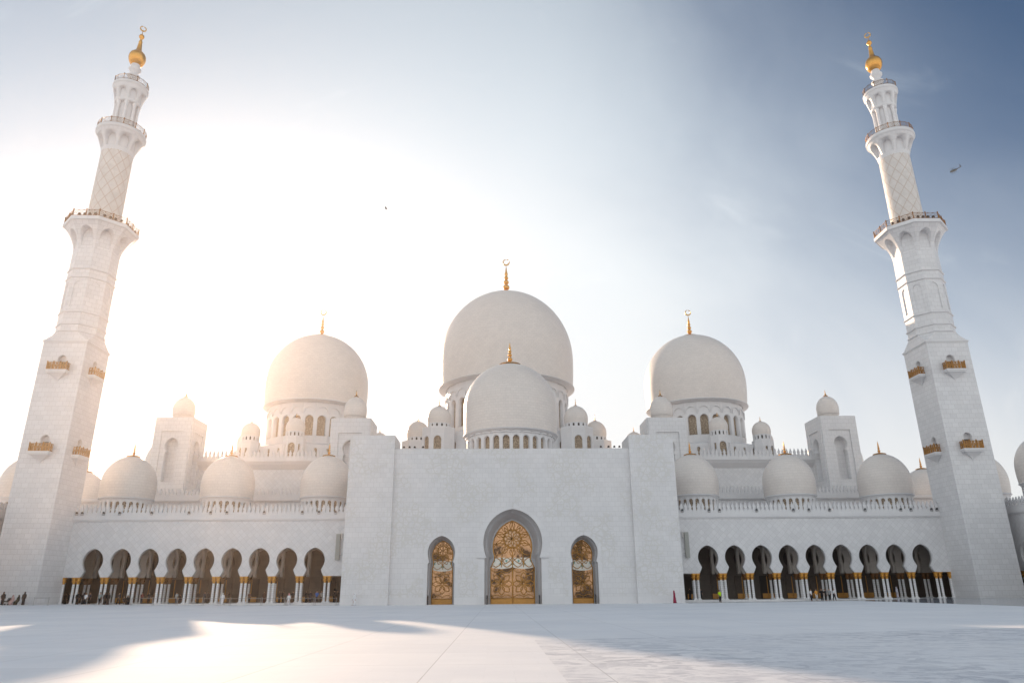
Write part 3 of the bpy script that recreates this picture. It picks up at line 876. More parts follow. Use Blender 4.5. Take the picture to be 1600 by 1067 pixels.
def dome_group(cx_, cy_, Roct, zb0, zoct, drum_r, dome_args, turret_r, turret_args, turret_angles, wall_windows, slope_top):
    # octagonal base with small windows
    s = MB(); ap = Roct*math.cos(PI/8); side = Roct*math.sin(PI/8); n_w, hw, wz0, wz1 = wall_windows
    panes = []
    for k in range(8):
        th = k*PI/4+PI/8
        s.xf = lambda p, th=th: (p.x*math.cos(th)+(ap-p.y)*math.sin(th), p.x*math.sin(th)-(ap-p.y)*math.cos(th), p.z)
        xs = [(-1+2*(i+.5)/n_w)*side*.92 for i in range(n_w)]
        s.arch_wall(xs, -side, side, zb0, zoct, round_arch(wz0, wz1-hw*1.1, wz1, hw), 0, .3, back=False, soffit=False)
        if abs((th+PI) % (2*PI)-PI) < PI*.55:
            for x in xs: panes.append((x, th))
    s.xf = None
    r_ = Roct
    s.lathe([(Roct, zoct), (drum_r+.6, slope_top), (drum_r-.4, slope_top)], n=8, smooth=False)
    base = s.build('dome_base', M['plain'], ph, loc=(cx_, cy_-152, 0))
    first = None
    for x, th in panes:
        loc = (x*math.cos(th)+(ap-.32)*math.sin(th), x*math.sin(th)-(ap-.32)*math.cos(th), 0)
        if first is None:
            q = MB(); q.box(-hw*1.1, hw*1.1, 0, .05, wz0-.05, wz1+.05); first = q.build('window_pane', M['screen'], base, loc=loc); first.rotation_euler = (0, 0, th)
        else: inst(first, base, loc, th)
    dome_unit(ph, *dome_args[0], **dome_args[1], origin=(cx_, cy_-152, 0))
    for th in turret_angles:
        turret(ph, cx_+turret_r*math.sin(th), cy_-152-turret_r*math.cos(th), th, *turret_args)

TA = [0, PI/4, -PI/4, PI/2, -PI/2]
for s in (-1, 1):
    dome_group(s*46.1, 172, 14.9, 28.0, 32.6, 10.7,
        (('dome', 12.15, 49.2, 12.9, 43.5, 5.6, 2.0), dict(crescent=.78, drum=(10.75, 33.0, 42.8, 24, .98, 35.2, 39.9, True), detail=96, blow=24)),
        15.7, (2.35, 28.0, 33.5, ((.75, 29.0, 32.2), (.26, 29.6, 32.0)), (2.05, 35.75, 2.15, 34.75, 1.1)), TA,
        (4, .34, 29.6, 31.9), 33.6)
dome_group(0, 178, 20.5, 28.0, 36.0, 15.2,
    (('dome', 16.95, 57.4, 18.6, 49.9, 8.2, 2.75), dict(crescent=.95, drum=(15.25, 36.0, 49.2, 28, 1.08, 38.4, 45.4, True), detail=112, blow=42)),
    22.0, (3.9, 28.0, 36.7, ((.85, 29.6, 34.6), (.85, 29.6, 34.6)), (2.72, 39.0, 2.95, 37.75, 1.7)), TA[1:],
    (4, .6, 29.6, 34.0), 37.4)

# ------------------------------------------------------------------ square domed towers
KEY_T = keyhole(0, 6.0, 8.85, 1.18, .92, 1.38, flare=False, belly=.44)
def domed_tower(x, y, ztop, sgn, label):
    """x, y: middle of its front face; niches on the front and on the side towards the middle of the building"""
    t = empty('domed_tower', (x, y+3.6, 0)); tag(t, label, 'tower')
    h = 3.6; z0 = 13.4; zn = ztop-13.0
    prof = [(z+zn, w) for z, w in KEY_T]
    b = MB()
    for k in range(4):
        th = k*PI/2
        b.xf = lambda p, th=th: (p.x*math.cos(th)+(h-p.y)*math.sin(th), p.x*math.sin(th)-(h-p.y)*math.cos(th), p.z)
        b.arch_wall([0], -h, h, z0, ztop, prof, 0, 1.5, back=False, soffit=False)
        b.poly([(-1.6, 1.5, zn-.1), (1.6, 1.5, zn-.1), (1.6, 1.5, prof[-1][0]+.1), (-1.6, 1.5, prof[-1][0]+.1)])
    b.xf = None; b.poly([(-h, -h, ztop), (h, -h, ztop), (h, h, ztop), (-h, h, ztop)])
    b.build('tower_wall', M['kiosk'], t)
    b = MB()
    for k in range(4):
        th = k*PI/2
        b.xf = lambda p, th=th: (p.x*math.cos(th)+(h-p.y)*math.sin(th), p.x*math.sin(th)-(h-p.y)*math.cos(th), p.z)
        zt = prof[-1][0]+1.3
        b.box(-h+.0, -2.2, -.24, -.003, z0, ztop-.0); b.box(2.2, h, -.24, -.003, z0, ztop-.0); b.box(-2.2, 2.2, -.24, -.003, zt, ztop)
    b.xf = None
    b.build('frame_panel', M['kiosk'], t)
    d = MB(); pr = dome_profile(2.25, ztop+2.35, 2.75, ztop+1.35, tip=.09)
    d.lathe([(2.02, ztop-.01), (2.02, ztop+1.05), (2.2, ztop+1.1), (2.2, ztop+1.3), (2.1, ztop+1.34)]+pr, n=40); dm = d.build('tower_dome', M['dome'], t)
    f = MB(); zt = pr[-1][1]-.02
    f.lathe([(.5, zt-.12), (.42, zt-.02), (.13, zt+.12), (.16, zt+.35), (.08, zt+.5), (.07, zt+.9), (0, zt+1.35)], n=10); f.build('finial', M['gold'], dm)
    return t
domed_tower(-68.1, 147, 35.95, -1, 'square domed marble tower between the first two arcade domes right of the left minaret')
domed_tower(68.2, 147, 35.95, 1, 'square domed marble tower between the last two arcade domes left of the right minaret')
domed_tower(-30.5, 138, 33.6, -1, 'square tower with small dome half hidden behind the left pylon of the entrance')
domed_tower(30.4, 138, 33.6, 1, 'square tower with small dome half hidden behind the right pylon of the entrance')
# ------------------------------------------------------------------ minarets
def railing_path(mb_, pts, z, h, closed=True, r=.045, panel=.62, posts=True, corner=None):
    """posts, two rails and pierced panels along a plan polyline"""
    n = len(pts); m_ = n if closed else n-1
    for i in range(m_):
        (x0, y0), (x1, y1) = pts[i], pts[(i+1) % n]
        L = math.hypot(x1-x0, y1-y0); ux, uy = (x1-x0)/L, (y1-y0)/L
        mb_.tube([(x0, y0, z+h), (x1, y1, z+h)], r, 5, cap=False); mb_.tube([(x0, y0, z+.1), (x1, y1, z+.1)], r, 5, cap=False)
        k = max(1, int(round(L/panel)))
        for j in range(k):
            xa, ya = x0+ux*L*j/k, y0+uy*L*j/k; xb, yb = x0+ux*L*(j+1)/k, y0+uy*L*(j+1)/k
            xm, ym = (xa+xb)/2, (ya+yb)/2
            mb_.tube([(xa, ya, z), (xa, ya, z+h)], r*.7, 4)
            w = L/k
            ring = [(xm+ux*w*.3*math.cos(t), ym+uy*w*.3*math.cos(t), z+h*.55+w*.3*math.sin(t)) for t in [2*PI*q/8 for q in range(9)]]
            mb_.tube(ring, r*.55, 4, cap=False)
            mb_.tube([(xa, ya, z+.1), (xb, yb, z+h)], r*.45, 4, cap=False); mb_.tube([(xb, yb, z+.1), (xa, ya, z+h)], r*.45, 4, cap=False)
def posts_mesh(mb_, pts, z, h, r=.09):
    for x, y in pts: mb_.lathe([(r, z), (r, z+h*1.02), (r*1.4, z+h*1.05), (r*1.2, z+h*1.14), (r*.4, z+h*1.19), (0, z+h*1.28)], x, y, n=8)

OCT = lambda R, k: (R*math.sin(PI/8+k*PI/4), -R*math.cos(PI/8+k*PI/4))
def minaret(cx_, inner, label):
    """inner: +1 when the courtyard axis lies towards +x"""
    cy_ = 118.5; t = empty('minaret', (cx_, cy_, 0)); tag(t, label, 'minaret')
    t.rotation_euler = (0, R_(.5)*inner, 0)
    h = 3.55
    # square base with a door niche at two levels on the front and the inner side
    b = MB()
    NZ = ((23.05, 25.75), (36.3, 38.95))
    for k in range(4):
        th = k*PI/2
        b.xf = lambda p, th=th: (p.x*math.cos(th)+(h-p.y)*math.sin(th), p.x*math.sin(th)-(h-p.y)*math.cos(th), p.z)
        if k == 0 or k == (1 if inner > 0 else 3):
            z = -.4
            for (za, zb), z1 in zip(NZ, (30.0, 41.3)):
                b.arch_wall([0], -h, h, z, z1, round_arch(za, zb-.75, zb, .72), 0, .7, back=False, soffit=False); z = z1
                b.poly([(-1, .7, za-.1), (1, .7, za-.1), (1, .7, zb+.1), (-1, .7, zb+.1)])
        else: b.poly([(-h, 0, -.4), (h, 0, -.4), (h, 0, 41.3), (-h, 0, 41.3)])
    b.xf = None; b.build('tower_base', M['tower'], t)
    b = MB(); b.box(-h-.16, h+.16, -h-.16, h+.16, 41.3, 41.52); b.box(-h-.06, h+.06, -h-.06, h+.06, 41.12, 41.29); b.build('square_cornice', M['plain'], t)
    b = MB(); b.box(-h-.05, h+.05, -h-.05, h+.05, -.4, .55, skip='ut'); b.build('base_course', M['plain'], t)
    b = MB(); b.box(-h-.03, h+.03, -h-.03, h+.03, 2.42, 2.5); b.build('string_course', M['plain'], t)
    # broach: square to octagon
    Ro = 3.72; b = MB(); zs, zo = 41.52, 43.2
    sq = [(-h, -h), (h, -h), (h, h), (-h, h)]
    oc = [OCT(Ro, k) for k in range(8)]       # k = 7 left of front, 0 right of front
    for k in range(4):
        a, c = sq[k], sq[(k+1) % 4]; o0, o1 = oc[(2*k+7) % 8], oc[2*k]
        b.poly([a+(zs,), c+(zs,), o1+(zo,), o0+(zo,)])
        b.poly([c+(zs,), oc[2*k+1]+(zo,), o1+(zo,)])
    b.build('broach', M['tower'], t)
    # octagonal storey with blind arches
    b = MB(); b.lathe([(Ro, 43.2), (Ro, 46.7)], n=8, smooth=False, phase=PI/8)
    ap = Ro*math.cos(PI/8); sd = Ro*math.sin(PI/8)
    for k in range(8):
        th = k*PI/4
        b.xf = lambda p, th=th: (p.x*math.cos(th)+(ap-p.y)*math.sin(th), p.x*math.sin(th)-(ap-p.y)*math.cos(th), p.z)
        b.arch_wall([0], -sd, sd, 46.7, 53.0, round_arch(47.5, 51.4, 52.3, .72), 0, .16, back=False, soffit=False)
        b.poly([(-.8, .16, 47.4), (.8, .16, 47.4), (.8, .16, 52.4), (-.8, .16, 52.4)])
    b.xf = None; b.lathe([(Ro, 53.0), (Ro-.05, 58.3)], n=8, smooth=False, phase=PI/8)
    b.build('octagon_storey', M['tower'], t)
    for z in (43.25, 44.5, 46.7, 53.0, 54.6):
        b = MB(); b.lathe([(Ro-.02, z-.16), (Ro+.12, z-.12), (Ro+.24, z), (Ro+.20, z+.10), (Ro-.02, z+.16)], n=8, smooth=False, phase=PI/8)
        b.build('moulding', M['plain'], t)
    # flared octagonal gallery with arched hollows
    def flare(name, N, r0, r1, z0, z1, az0, az1, hw, rin, octg, mat, ex=1.9):
        b = MB(); c8 = math.cos(PI/N) if octg else 1
        def rad(z):
            u = max(0, min(1, (z-z0)/(z1-z0))); return r0+(r1-r0)*(u**ex)
        prof = round_arch(az0, az0+(az1-az0)*.55, az1, hw, 10)
        for k in range(N):
            th = k*2*PI/N
            def xf(p, th=th):
                u = p.y; R = rad(p.z)*(1-u)+min(rad(p.z), rin)*u
                if octg:
                    x = p.x*R*math.sin(PI/N); d = R*math.cos(PI/N)
                    return (x*math.cos(th)+d*math.sin(th), x*math.sin(th)-d*math.cos(th), p.z)
                a = th+p.x*PI/N; return (R*math.sin(a), -R*math.cos(a), p.z)
            b.xf = xf
            # rows fine enough to follow the curve
            lowz = [z0+(az0-z0)*i/4 for i in range(5)]; top = [az1+(z1-az1)*i/4 for i in range(5)]
            cols = [-1, -.5, 0, .5, 1] if not octg else [-1, 1]
            for rows in (lowz, top):
                for za, zb in zip(rows, rows[1:]):
                    for xa, xb in zip(cols, cols[1:]): b.poly([(xa, 0, za), (xb, 0, za), (xb, 0, zb), (xa, 0, zb)], None, not octg)
            fine = []
            for (za, ha), (zb, hb) in zip(prof, prof[1:]):
                m_ = 4 if zb-za > .6 else 1
                for i in range(m_): fine.append((za+(zb-za)*i/m_, ha+(hb-ha)*i/m_))
            fine.append(prof[-1])
            for (za, ha), (zb, hb) in zip(fine, fine[1:]):
                for s_ in (-1, 1):
                    e = [(-1, 0, za), (-ha, 0, za), (-hb, 0, zb), (-1, 0, zb)]
                    if s_ > 0: e = [(-x, y, z) for x, y, z in reversed(e)]
                    b.poly(e, None, not octg)
                    e = [(-ha, 0, za), (-ha, 1, za), (-hb, 1, zb), (-hb, 0, zb)]
                    if s_ > 0: e = [(-x, y, z) for x, y, z in reversed(e)]
                    b.poly(e, None, True)
        b.xf = None
        b.lathe([(rin+.01, z0), (rin+.01, z1)], n=N if octg else 32, smooth=not octg, phase=PI/N if octg else 0)
        return b.build(name, mat, t)
    flare('flared_gallery', 8, Ro-.05, 5.75, 58.3, 62.9, 58.9, 62.2, .66, 3.6, True, M['tower'])
    b = MB(); b.lathe([(5.75, 62.88), (6.05, 62.95), (6.05, 63.55), (5.95, 63.62), (0, 63.62)], n=8, smooth=False, phase=PI/8); sl = b.build('gallery_slab', M['plain'], t)
    pts = [OCT(5.85, k) for k in range(8)]
    b = MB(); railing_path(b, pts, 63.62, 1.15, panel=.9); b.build('railing', M['rail'], sl)
    pp = []
    for i in range(8):
        a, c = pts[i], pts[(i+1) % 8]; pp += [a, ((a[0]+c[0])/2, (a[1]+c[1])/2)]
    for q_ in pp:
        b = MB(); posts_mesh(b, [q_], 63.62, 1.15); b.build('railing_post', M['rail'], sl)
    b = MB(); b.lathe([(2.74, 63.6), (2.66, 79.4)], n=48); b.build('round_shaft', M['lattice'], t)
    flare('round_corbel', 8, 2.66, 4.1, 78.9, 82.9, 79.7, 82.3, .70, 2.62, False, M['plain'], 1.35)
    b = MB(); b.lathe([(4.08, 82.88), (4.25, 82.98), (4.28, 83.35), (4.2, 83.7), (0, 83.72)], n=48); sl = b.build('gallery_slab', M['plain'], t)
    pts = [(4.08*math.sin(2*PI*k/24), -4.08*math.cos(2*PI*k/24)) for k in range(24)]
    b = MB(); railing_path(b, pts, 83.72, 1.05, panel=1.1); b.build('railing', M['rail'], sl)
    for q_ in pts[::2]:
        b = MB(); posts_mesh(b, [q_], 83.72, 1.05, .075); b.build('railing_post', M['rail'], sl)
    # open colonnade
    b = MB(); b.lathe([(1.62, 83.7), (1.62, 90.0)], n=16, smooth=False); co = b.build('colonnade', M['plain'], t)
    for k in range(8):
        a = PI/8+k*PI/4; b = MB()
        b.lathe([(.40, 83.72), (.40, 83.95), (.30, 84.1), (.28, 89.1), (.33, 89.2), (.30, 89.3), (.42, 89.75), (.42, 90.0)], n=12)
        b.build('column', M['column'], co, loc=(1.85*math.sin(a), -1.85*math.cos(a), 0))
    b = MB(); b.lathe([(1.6, 89.98), (2.2, 90.0), (2.25, 90.12)], n=32); b.build('ring_beam', M['plain'], t)
    flare('upper_corbel', 8, 2.25, 3.02, 90.1, 93.5, 90.5, 92.7, .62, 2.2, False, M['plain'], 1.15)
    b = MB(); b.lathe([(3.0, 93.48), (3.12, 93.55), (3.12, 94.05), (3.05, 94.15), (0, 94.17)], n=40); sl = b.build('gallery_slab', M['plain'], t)
    pts = [(2.98*math.sin(2*PI*k/16), -2.98*math.cos(2*PI*k/16)) for k in range(16)]
    b = MB(); railing_path(b, pts, 94.17, 1.05, panel=1.2); b.build('railing', M['bronze'], sl)
    for q_ in pts[::2]:
        b = MB(); posts_mesh(b, [q_], 94.17, 1.05, .07); b.build('railing_post', M['bronze'], sl)
    b = MB(); b.lathe([(1.05, 94.15), (.95, 94.8), (.72, 95.9), (.74, 96.3), (1.1, 96.7), (1.15, 96.95), (.7, 97.4), (.64, 97.7), (1.1, 98.3), (1.13, 98.6), (.85, 99.0), (.78, 99.7)], n=24); b.build('bead_pedestal', M['plain'], t)
    b = MB(); b.lathe([(.78, 99.55), (1.15, 99.85), (1.42, 100.4), (1.56, 101.1), (1.5, 101.7), (1.28, 102.2), (.92, 102.6), (.58, 102.95), (.47, 103.5), (.40, 104.2), (.33, 104.9), (.37, 105.1), (.22, 105.5), (.20, 105.85), (.42, 106.1), (.5, 106.42), (.4, 106.75), (.14, 107.0), (.06, 107.2), (.05, 107.75)], n=28)
    fi = b.build('finial', M['gold'], t)
    b = MB(); crescent_mesh(.62, .09, b, 0, 0, 0); c = b.build('crescent', M['crescent'], fi, loc=(0, 0, 108.35)); c.rotation_euler = (0, 0, R_(38)*inner)
    # small balconies
    for side in (0, inner):
        th = 0 if side == 0 else (PI/2 if inner > 0 else -PI/2)
        for z in (23.0, 36.25):
            ox, oy = h*math.sin(th), -h*math.cos(th)
            b = MB()
            b.box(-1.68, 1.68, -1.12, 0, z-.30, z); b.box(-1.58, 1.58, -1.02, 0, z-.52, z-.30)
            # corbel tapering to the wall
            lv = [(1.3, .85, z-.52), (.95, .55, z-.85), (.5, .30, z-1.15), (.16, .11, z-1.5), (.0, .0, z-2.0)]
            for (w0, d0, za), (w1, d1, zb) in zip(lv, lv[1:]):
                b.poly([(-w1, -d1, zb), (w1, -d1, zb), (w0, -d0, za), (-w0, -d0, za)])
                b.poly([(-w1, 0, zb), (-w1, -d1, zb), (-w0, -d0, za), (-w0, 0, za)]); b.poly([(w1, -d1, zb), (w1, 0, zb), (w0, 0, za), (w0, -d0, za)])
            ba = b.build('balcony', M['plain'], t, loc=(ox, oy, 0)); ba.rotation_euler = (0, 0, th)
            b = MB(); p4 = [(-1.55, -.06), (-1.55, -1.02), (1.55, -1.02), (1.55, -.06)]
            railing_path(b, p4, z, 1.18, closed=False, r=.06, panel=.5)
            posts_mesh(b, [(-1.55, -1.02), (1.55, -1.02), (-.55, -1.02), (.55, -1.02)], z, 1.18, .085)
            # solid lower pierced panels
            for x0, x1 in ((-1.5, -.6), (-.5, .5), (.6, 1.5)):
                for j in range(4): b.box(x0+(x1-x0)*(j+.3)/4, x0+(x1-x0)*(j+.7)/4, -1.04, -1.0, z+.12, z+1.1)
            for x in (-1.55, 1.55):
                for j in range(4): b.box(x-.02, x+.02, -1.0+.95*(j+.3)/4, -1.0+.95*(j+.7)/4, z+.12, z+1.1)
            b.build('balcony_railing', M['balcony'], ba)
            b = MB(); b.box(-.62, .62, .62, .68, z+.05, z+1.75); b.build('balcony_door', M['dark'], ba)
    return t
ML = minaret(-73.9, 1, 'tall white minaret on the left, bleached by the low sun behind it')
MR = minaret(73.9, -1, 'tall white minaret on the right, standing against blue sky')

# ------------------------------------------------------------------ small fittings
ORD = ['first', 'second', 'third', 'fourth', 'fifth', 'sixth', 'seventh', 'eighth', 'ninth', 'tenth', 'eleventh', 'twelfth', 'thirteenth', 'fourteenth', 'fifteenth', 'sixteenth', 'seventeenth', 'eighteenth']
FLOOD = None
def floodlight(loc, rz, label, group, k=1.0):
    global FLOOD
    if FLOOD is None:
        e = empty('floodlight')
        b = MB(); b.lathe([(0, -.16), (.2, -.16), (.27, .05), (.29, .16), (.25, .17), (.25, .12), (0, .12)], n=14); 
        hd = b.build('lamp_head', M['black'], e, loc=(0, 0, .55)); hd.rotation_euler = (R_(75), 0, 0)
        b = MB(); b.lathe([(.24, .13), (0, .13)], n=14); b.build('lens', M['lampglass'], hd)
        b = MB(); b.box(-.33, -.29, -.03, .03, .05, .58); b.box(.29, .33, -.03, .03, .05, .58); b.box(-.33, .33, -.06, .06, 0, .05); b.build('bracket', M['black'], e)
        FLOOD = e; o = e
    else: o = copy_tree(FLOOD)
    o.location = loc; o.rotation_euler = (0, 0, rz); o.scale = (k, k, k); tag(o, label, 'floodlight', group); return o
for side, nm, lst in ((-1, 'left', (524, 498, 472, 412.5, 354, 328.6, 294.8, 236.5, 186.5, 161.5, 128, 119.6)), (1, 'right', (1066.5, 1108.5, 1125, 1183, 1240.6, 1265, 1297.6, 1353, 1409, 1425, 1457, 1465.5, 1472))):
    for i, px in enumerate(lst):
        x, z = at(px, 797, 120.55)
        floodlight((x, 120.80, 13.9), 0, '%s small black floodlight outward from the entrance block on the %s arcade parapet' % (ORD[i], nm), 'floodlights along the %s arcade parapet' % nm, .62)
for side, nm, lst in ((-1, 'left', (631, 640, 648, 661)), (1, 'right', (968, 960, 951, 939))):
    for i, px in enumerate(lst):
        x, z = at(px, 700, 117)
        floodlight((x, 116.95, 23.65), PI, '%s small black floodlight inward from the %s pylon on the entrance wall top' % (ORD[i], nm), 'floodlights on the entrance wall top', .6)
for mo, nm, faces in ((ML, 'left', (7, 0, 1)), (MR, 'right', (7, 0, 1))):
    i = 0
    for k in (6, 7, 0, 1):
        a, c = OCT(5.55, k), OCT(5.55, (k+1) % 8)
        if mo is ML and k == 6: continue
        if mo is MR and k == 1: continue
        for f in (.2, .42, .62, .85):
            x, y = a[0]+(c[0]-a[0])*f, a[1]+(c[1]-a[1])*f
            th = (k+1)*PI/4
            floodlight((mo.location.x+x+(.555 if mo is ML else -.555), mo.location.y+y, 63.62), th, '%s round black floodlight from the left on the lowest gallery of the %s minaret' % (ORD[i], nm), 'floodlights on the %s minaret gallery' % nm, .85); i += 1
# column loudspeakers on the arcade walls
for s, nm in ((-1, 'left'), (1, 'right')):
    x = -27.75 if s < 0 else 28.05
    e = empty('loudspeaker', (x, 120.7, 6.75)); tag(e, 'tall narrow grey column loudspeaker on the wall beside the %s pylon' % nm, 'loudspeaker')
    b = MB(); b.box(-.33, .33, -.25, .12, 0, 4.0); bo = b.build('cabinet', M['grey'], e)
    b = MB()
    for k in range(16): b.box(-.28, .28, -.29, -.252, .12+k*.24, .28+k*.24)
    b.build('grille', M['grey'], bo)
    b = MB(); b.tube([(-.1*s, .12, 3.4), (-.55*s, .3, 3.7)], .04, 6); b.tube([(-.1*s, .12, .6), (-.55*s, .3, .8)], .04, 6); b.box(min(-.6*s, -.4*s), max(-.6*s, -.4*s), .0, .3, 3.2, 4.1); b.build('bracket', M['steel'], e)
# short black posts at the doors
for x, lb in ((-3.95, 'short black post at the left jamb of the central doorway'), (4.0, 'short black post at the right jamb of the central doorway'), (-12.9, 'short black post at the left side doorway'), (12.55, 'short black post at the right side doorway')):
    e = empty('door_post', (x, 117.3 if abs(x) < 6 else 117.1, .06)); tag(e, lb, 'post')
    b = MB(); b.box(-.13, .13, -.13, .13, 0, .06); b.lathe([(.09, .06), (.09, 1.25), (.06, 1.32), (0, 1.34)], n=10); b.build('pole', M['black'], e)
    b = MB(); b.box(-.10, .10, -.16, -.085, .85, 1.2); b.build('reader_box', M['black'], e)
# waist-high barriers along the left arcade
bx = [at(p, 935, 119.4)[0] for p in (205, 240, 277, 318, 360, 409, 446, 492, 527)]
BAR = None
def barrier(x0, x1, y, label):
    L = x1-x0; zg = gz((x0+x1)/2, y)
    e = empty('crowd_barrier', (x0, y, zg)); tag(e, label, 'barrier', 'barriers before the left arcade')
    for x in (0.05, L-.05):
        b = MB(); b.lathe([(.17, 0), (.17, .03), (.035, .06), (.035, 1.0), (.06, 1.02), (.05, 1.08), (0, 1.1)], n=10); b.build('post', M['steel'], e, loc=(x, 0, 0))
    b = MB(); b.tube([(.08, 0, .98), (L-.08, 0, .98)], .03, 6); b.build('rail', M['steel'], e)
for i in range(len(bx)-1):
    barrier(bx[i]+.06, bx[i+1]-.06, 119.4, '%s thin grey barrier along the left arcade columns, from the left' % ORD[i])
x0, x1 = at(53, 935, 113.8)[0], at(77, 935, 113.8)[0]
barrier(x0, x1, 113.8, 'thin grey barrier standing at the foot of the left minaret')

# ------------------------------------------------------------------ people
SKIN = simple('skin', (.42, .25, .17), .55)
def cloth(c): return simple('cloth', c, .8, 0, .12, 9, .2)
CL = {}
def clm(c):
    if c not in CL: CL[c] = cloth(c)
    return CL[c]
def skin_body(pose):
    """one continuous body from a joint skeleton; x right, -y forward"""
    V = []; E_ = []; Rr = []
    def v(p, r, par=None):
        V.append(Vector(p)); Rr.append(r)
        if par is not None: E_.append((par, len(V)-1))
        return len(V)-1
    sit = pose == 'sit'
    dz = -.42 if sit else 0
    pel = v((0, 0, .95+dz), .135); wa = v((0, .01, 1.10+dz), .12, pel); ch = v((0, .0, 1.30+dz), .15, wa); nk = v((0, .01, 1.46+dz), .058, ch)
    hb = v((0, -.005, 1.54+dz), .07, nk); hd = v((0, -.015, 1.62+dz), .098, hb); v((0, -.01, 1.71+dz), .07, hd); v((0, -.125, 1.60+dz), .018, hd)
    for s in (-1, 1):
        v((s*.10, 0, 1.62+dz), .018, hd)
        sw = {'walk': s*.16, 'stand': 0, 'sit': -.1}[pose]
        sh = v((s*.185, .01, 1.38+dz), .062, ch)
        if pose == 'phone': sw = 0
        el = v((s*.235, .03+sw*.4, 1.11+dz), .043, sh)
        if sit: wr = v((s*.17, -.22, 1.00+dz), .03, el); pm_ = Vector((0, -.08, -.02))
        else: wr = v((s*.245, -.05+sw, .87+dz), .029, el); pm_ = Vector((0, -.015+sw*.1, -.08))
        pa = v(V[wr]+pm_, .034, wr); d = pm_.normalized()
        for k, L in enumerate((.075, .088, .082, .065)):
            off = Vector((0, (k-1.5)*.02, 0)) if not sit else Vector(((k-1.5)*.02, 0, 0))
            f1 = v(V[pa]+off+d*.055, .0095, pa); v(V[f1]+d*L*.55+Vector((-s*.015, 0, 0)), .008, f1)
        th = v(V[pa]+Vector((-s*.03, -.028, -.01)), .011, pa); v(V[th]+d*.04+Vector((0, -.008, 0)), .009, th)
        st = {'walk': -s*.20, 'stand': 0, 'sit': 0}[pose]
        hp = v((s*.09, 0, .88+dz), .098, pel)
        if sit:
            kn = v((s*.12, -.45, .50), .062, hp); an = v((s*.12, -.42, .09), .042, kn)
        else:
            kn = v((s*.095, -.02+st*.55, .50), .064, hp); an = v((s*.1, .03+st, .09), .042, kn)
        v(V[an]+Vector((s*.03, -.16, -.05)), .036, an)
    me = bpy.data.meshes.new('person'); me.from_pydata([tuple(p) for p in V], E_, [])
    o = bpy.data.objects.new('person', me); COL.objects.link(o)
    sk = o.modifiers.new('s', 'SKIN'); sub = o.modifiers.new('u', 'SUBSURF'); sub.levels = 1; sub.render_levels = 1
    if not me.skin_vertices: me.attributes
    lay = me.skin_vertices[0].data if me.skin_vertices else None
    if lay is None:
        bpy.context.view_layer.objects.active = o
        bpy.ops.mesh.customdata_skin_add(); lay = me.skin_vertices[0].data
    for i, r in enumerate(Rr): lay[i].radius = (r, r); lay[i].use_root = (i == 0)
    dg = bpy.context.evaluated_depsgraph_get(); ev = o.evaluated_get(dg)
    res = bpy.data.meshes.new_from_object(ev)
    bpy.data.objects.remove(o); res.name = 'person'
    for p in res.polygons: p.use_smooth = True
    res.materials.clear(); res.materials.append(SKIN)
    return res
BODY = {p: skin_body(p) for p in ('stand', 'walk', 'sit')}
def rings(mb_, lst, n=14):
    """stacked ellipses: (x, y, z, rx, ry)"""
    R = [[(x+rx*math.cos(2*PI*k/n), y+ry*math.sin(2*PI*k/n), z) for k in range(n)] for x, y, z, rx, ry in lst]
    for A, B in zip(R, R[1:]):
        for k in range(n): mb_.poly([A[k], A[(k+1) % n], B[(k+1) % n], B[k]], None, True)
    mb_.poly(R[-1]); mb_.poly(R[0][::-1])
def sleeves(mb_, pose, r, short=False):
    for s in (-1, 1):
        sw = {'walk': s*.16, 'stand': 0, 'sit': -.1}[pose]; dz = -.42 if pose == 'sit' else 0
        p = [(s*.16, .01, 1.40+dz), (s*.195, .012, 1.36+dz), (s*.237, .03+sw*.4, 1.11+dz)]
        if not short: p.append((s*.17, -.20, 1.00+dz) if pose == 'sit' else (s*.246, -.045+sw*.95, .89+dz))
        mb_.tube(p, [r*1.2, r*1.25, r, r*.95][:len(p)], 8)
GARM = {}
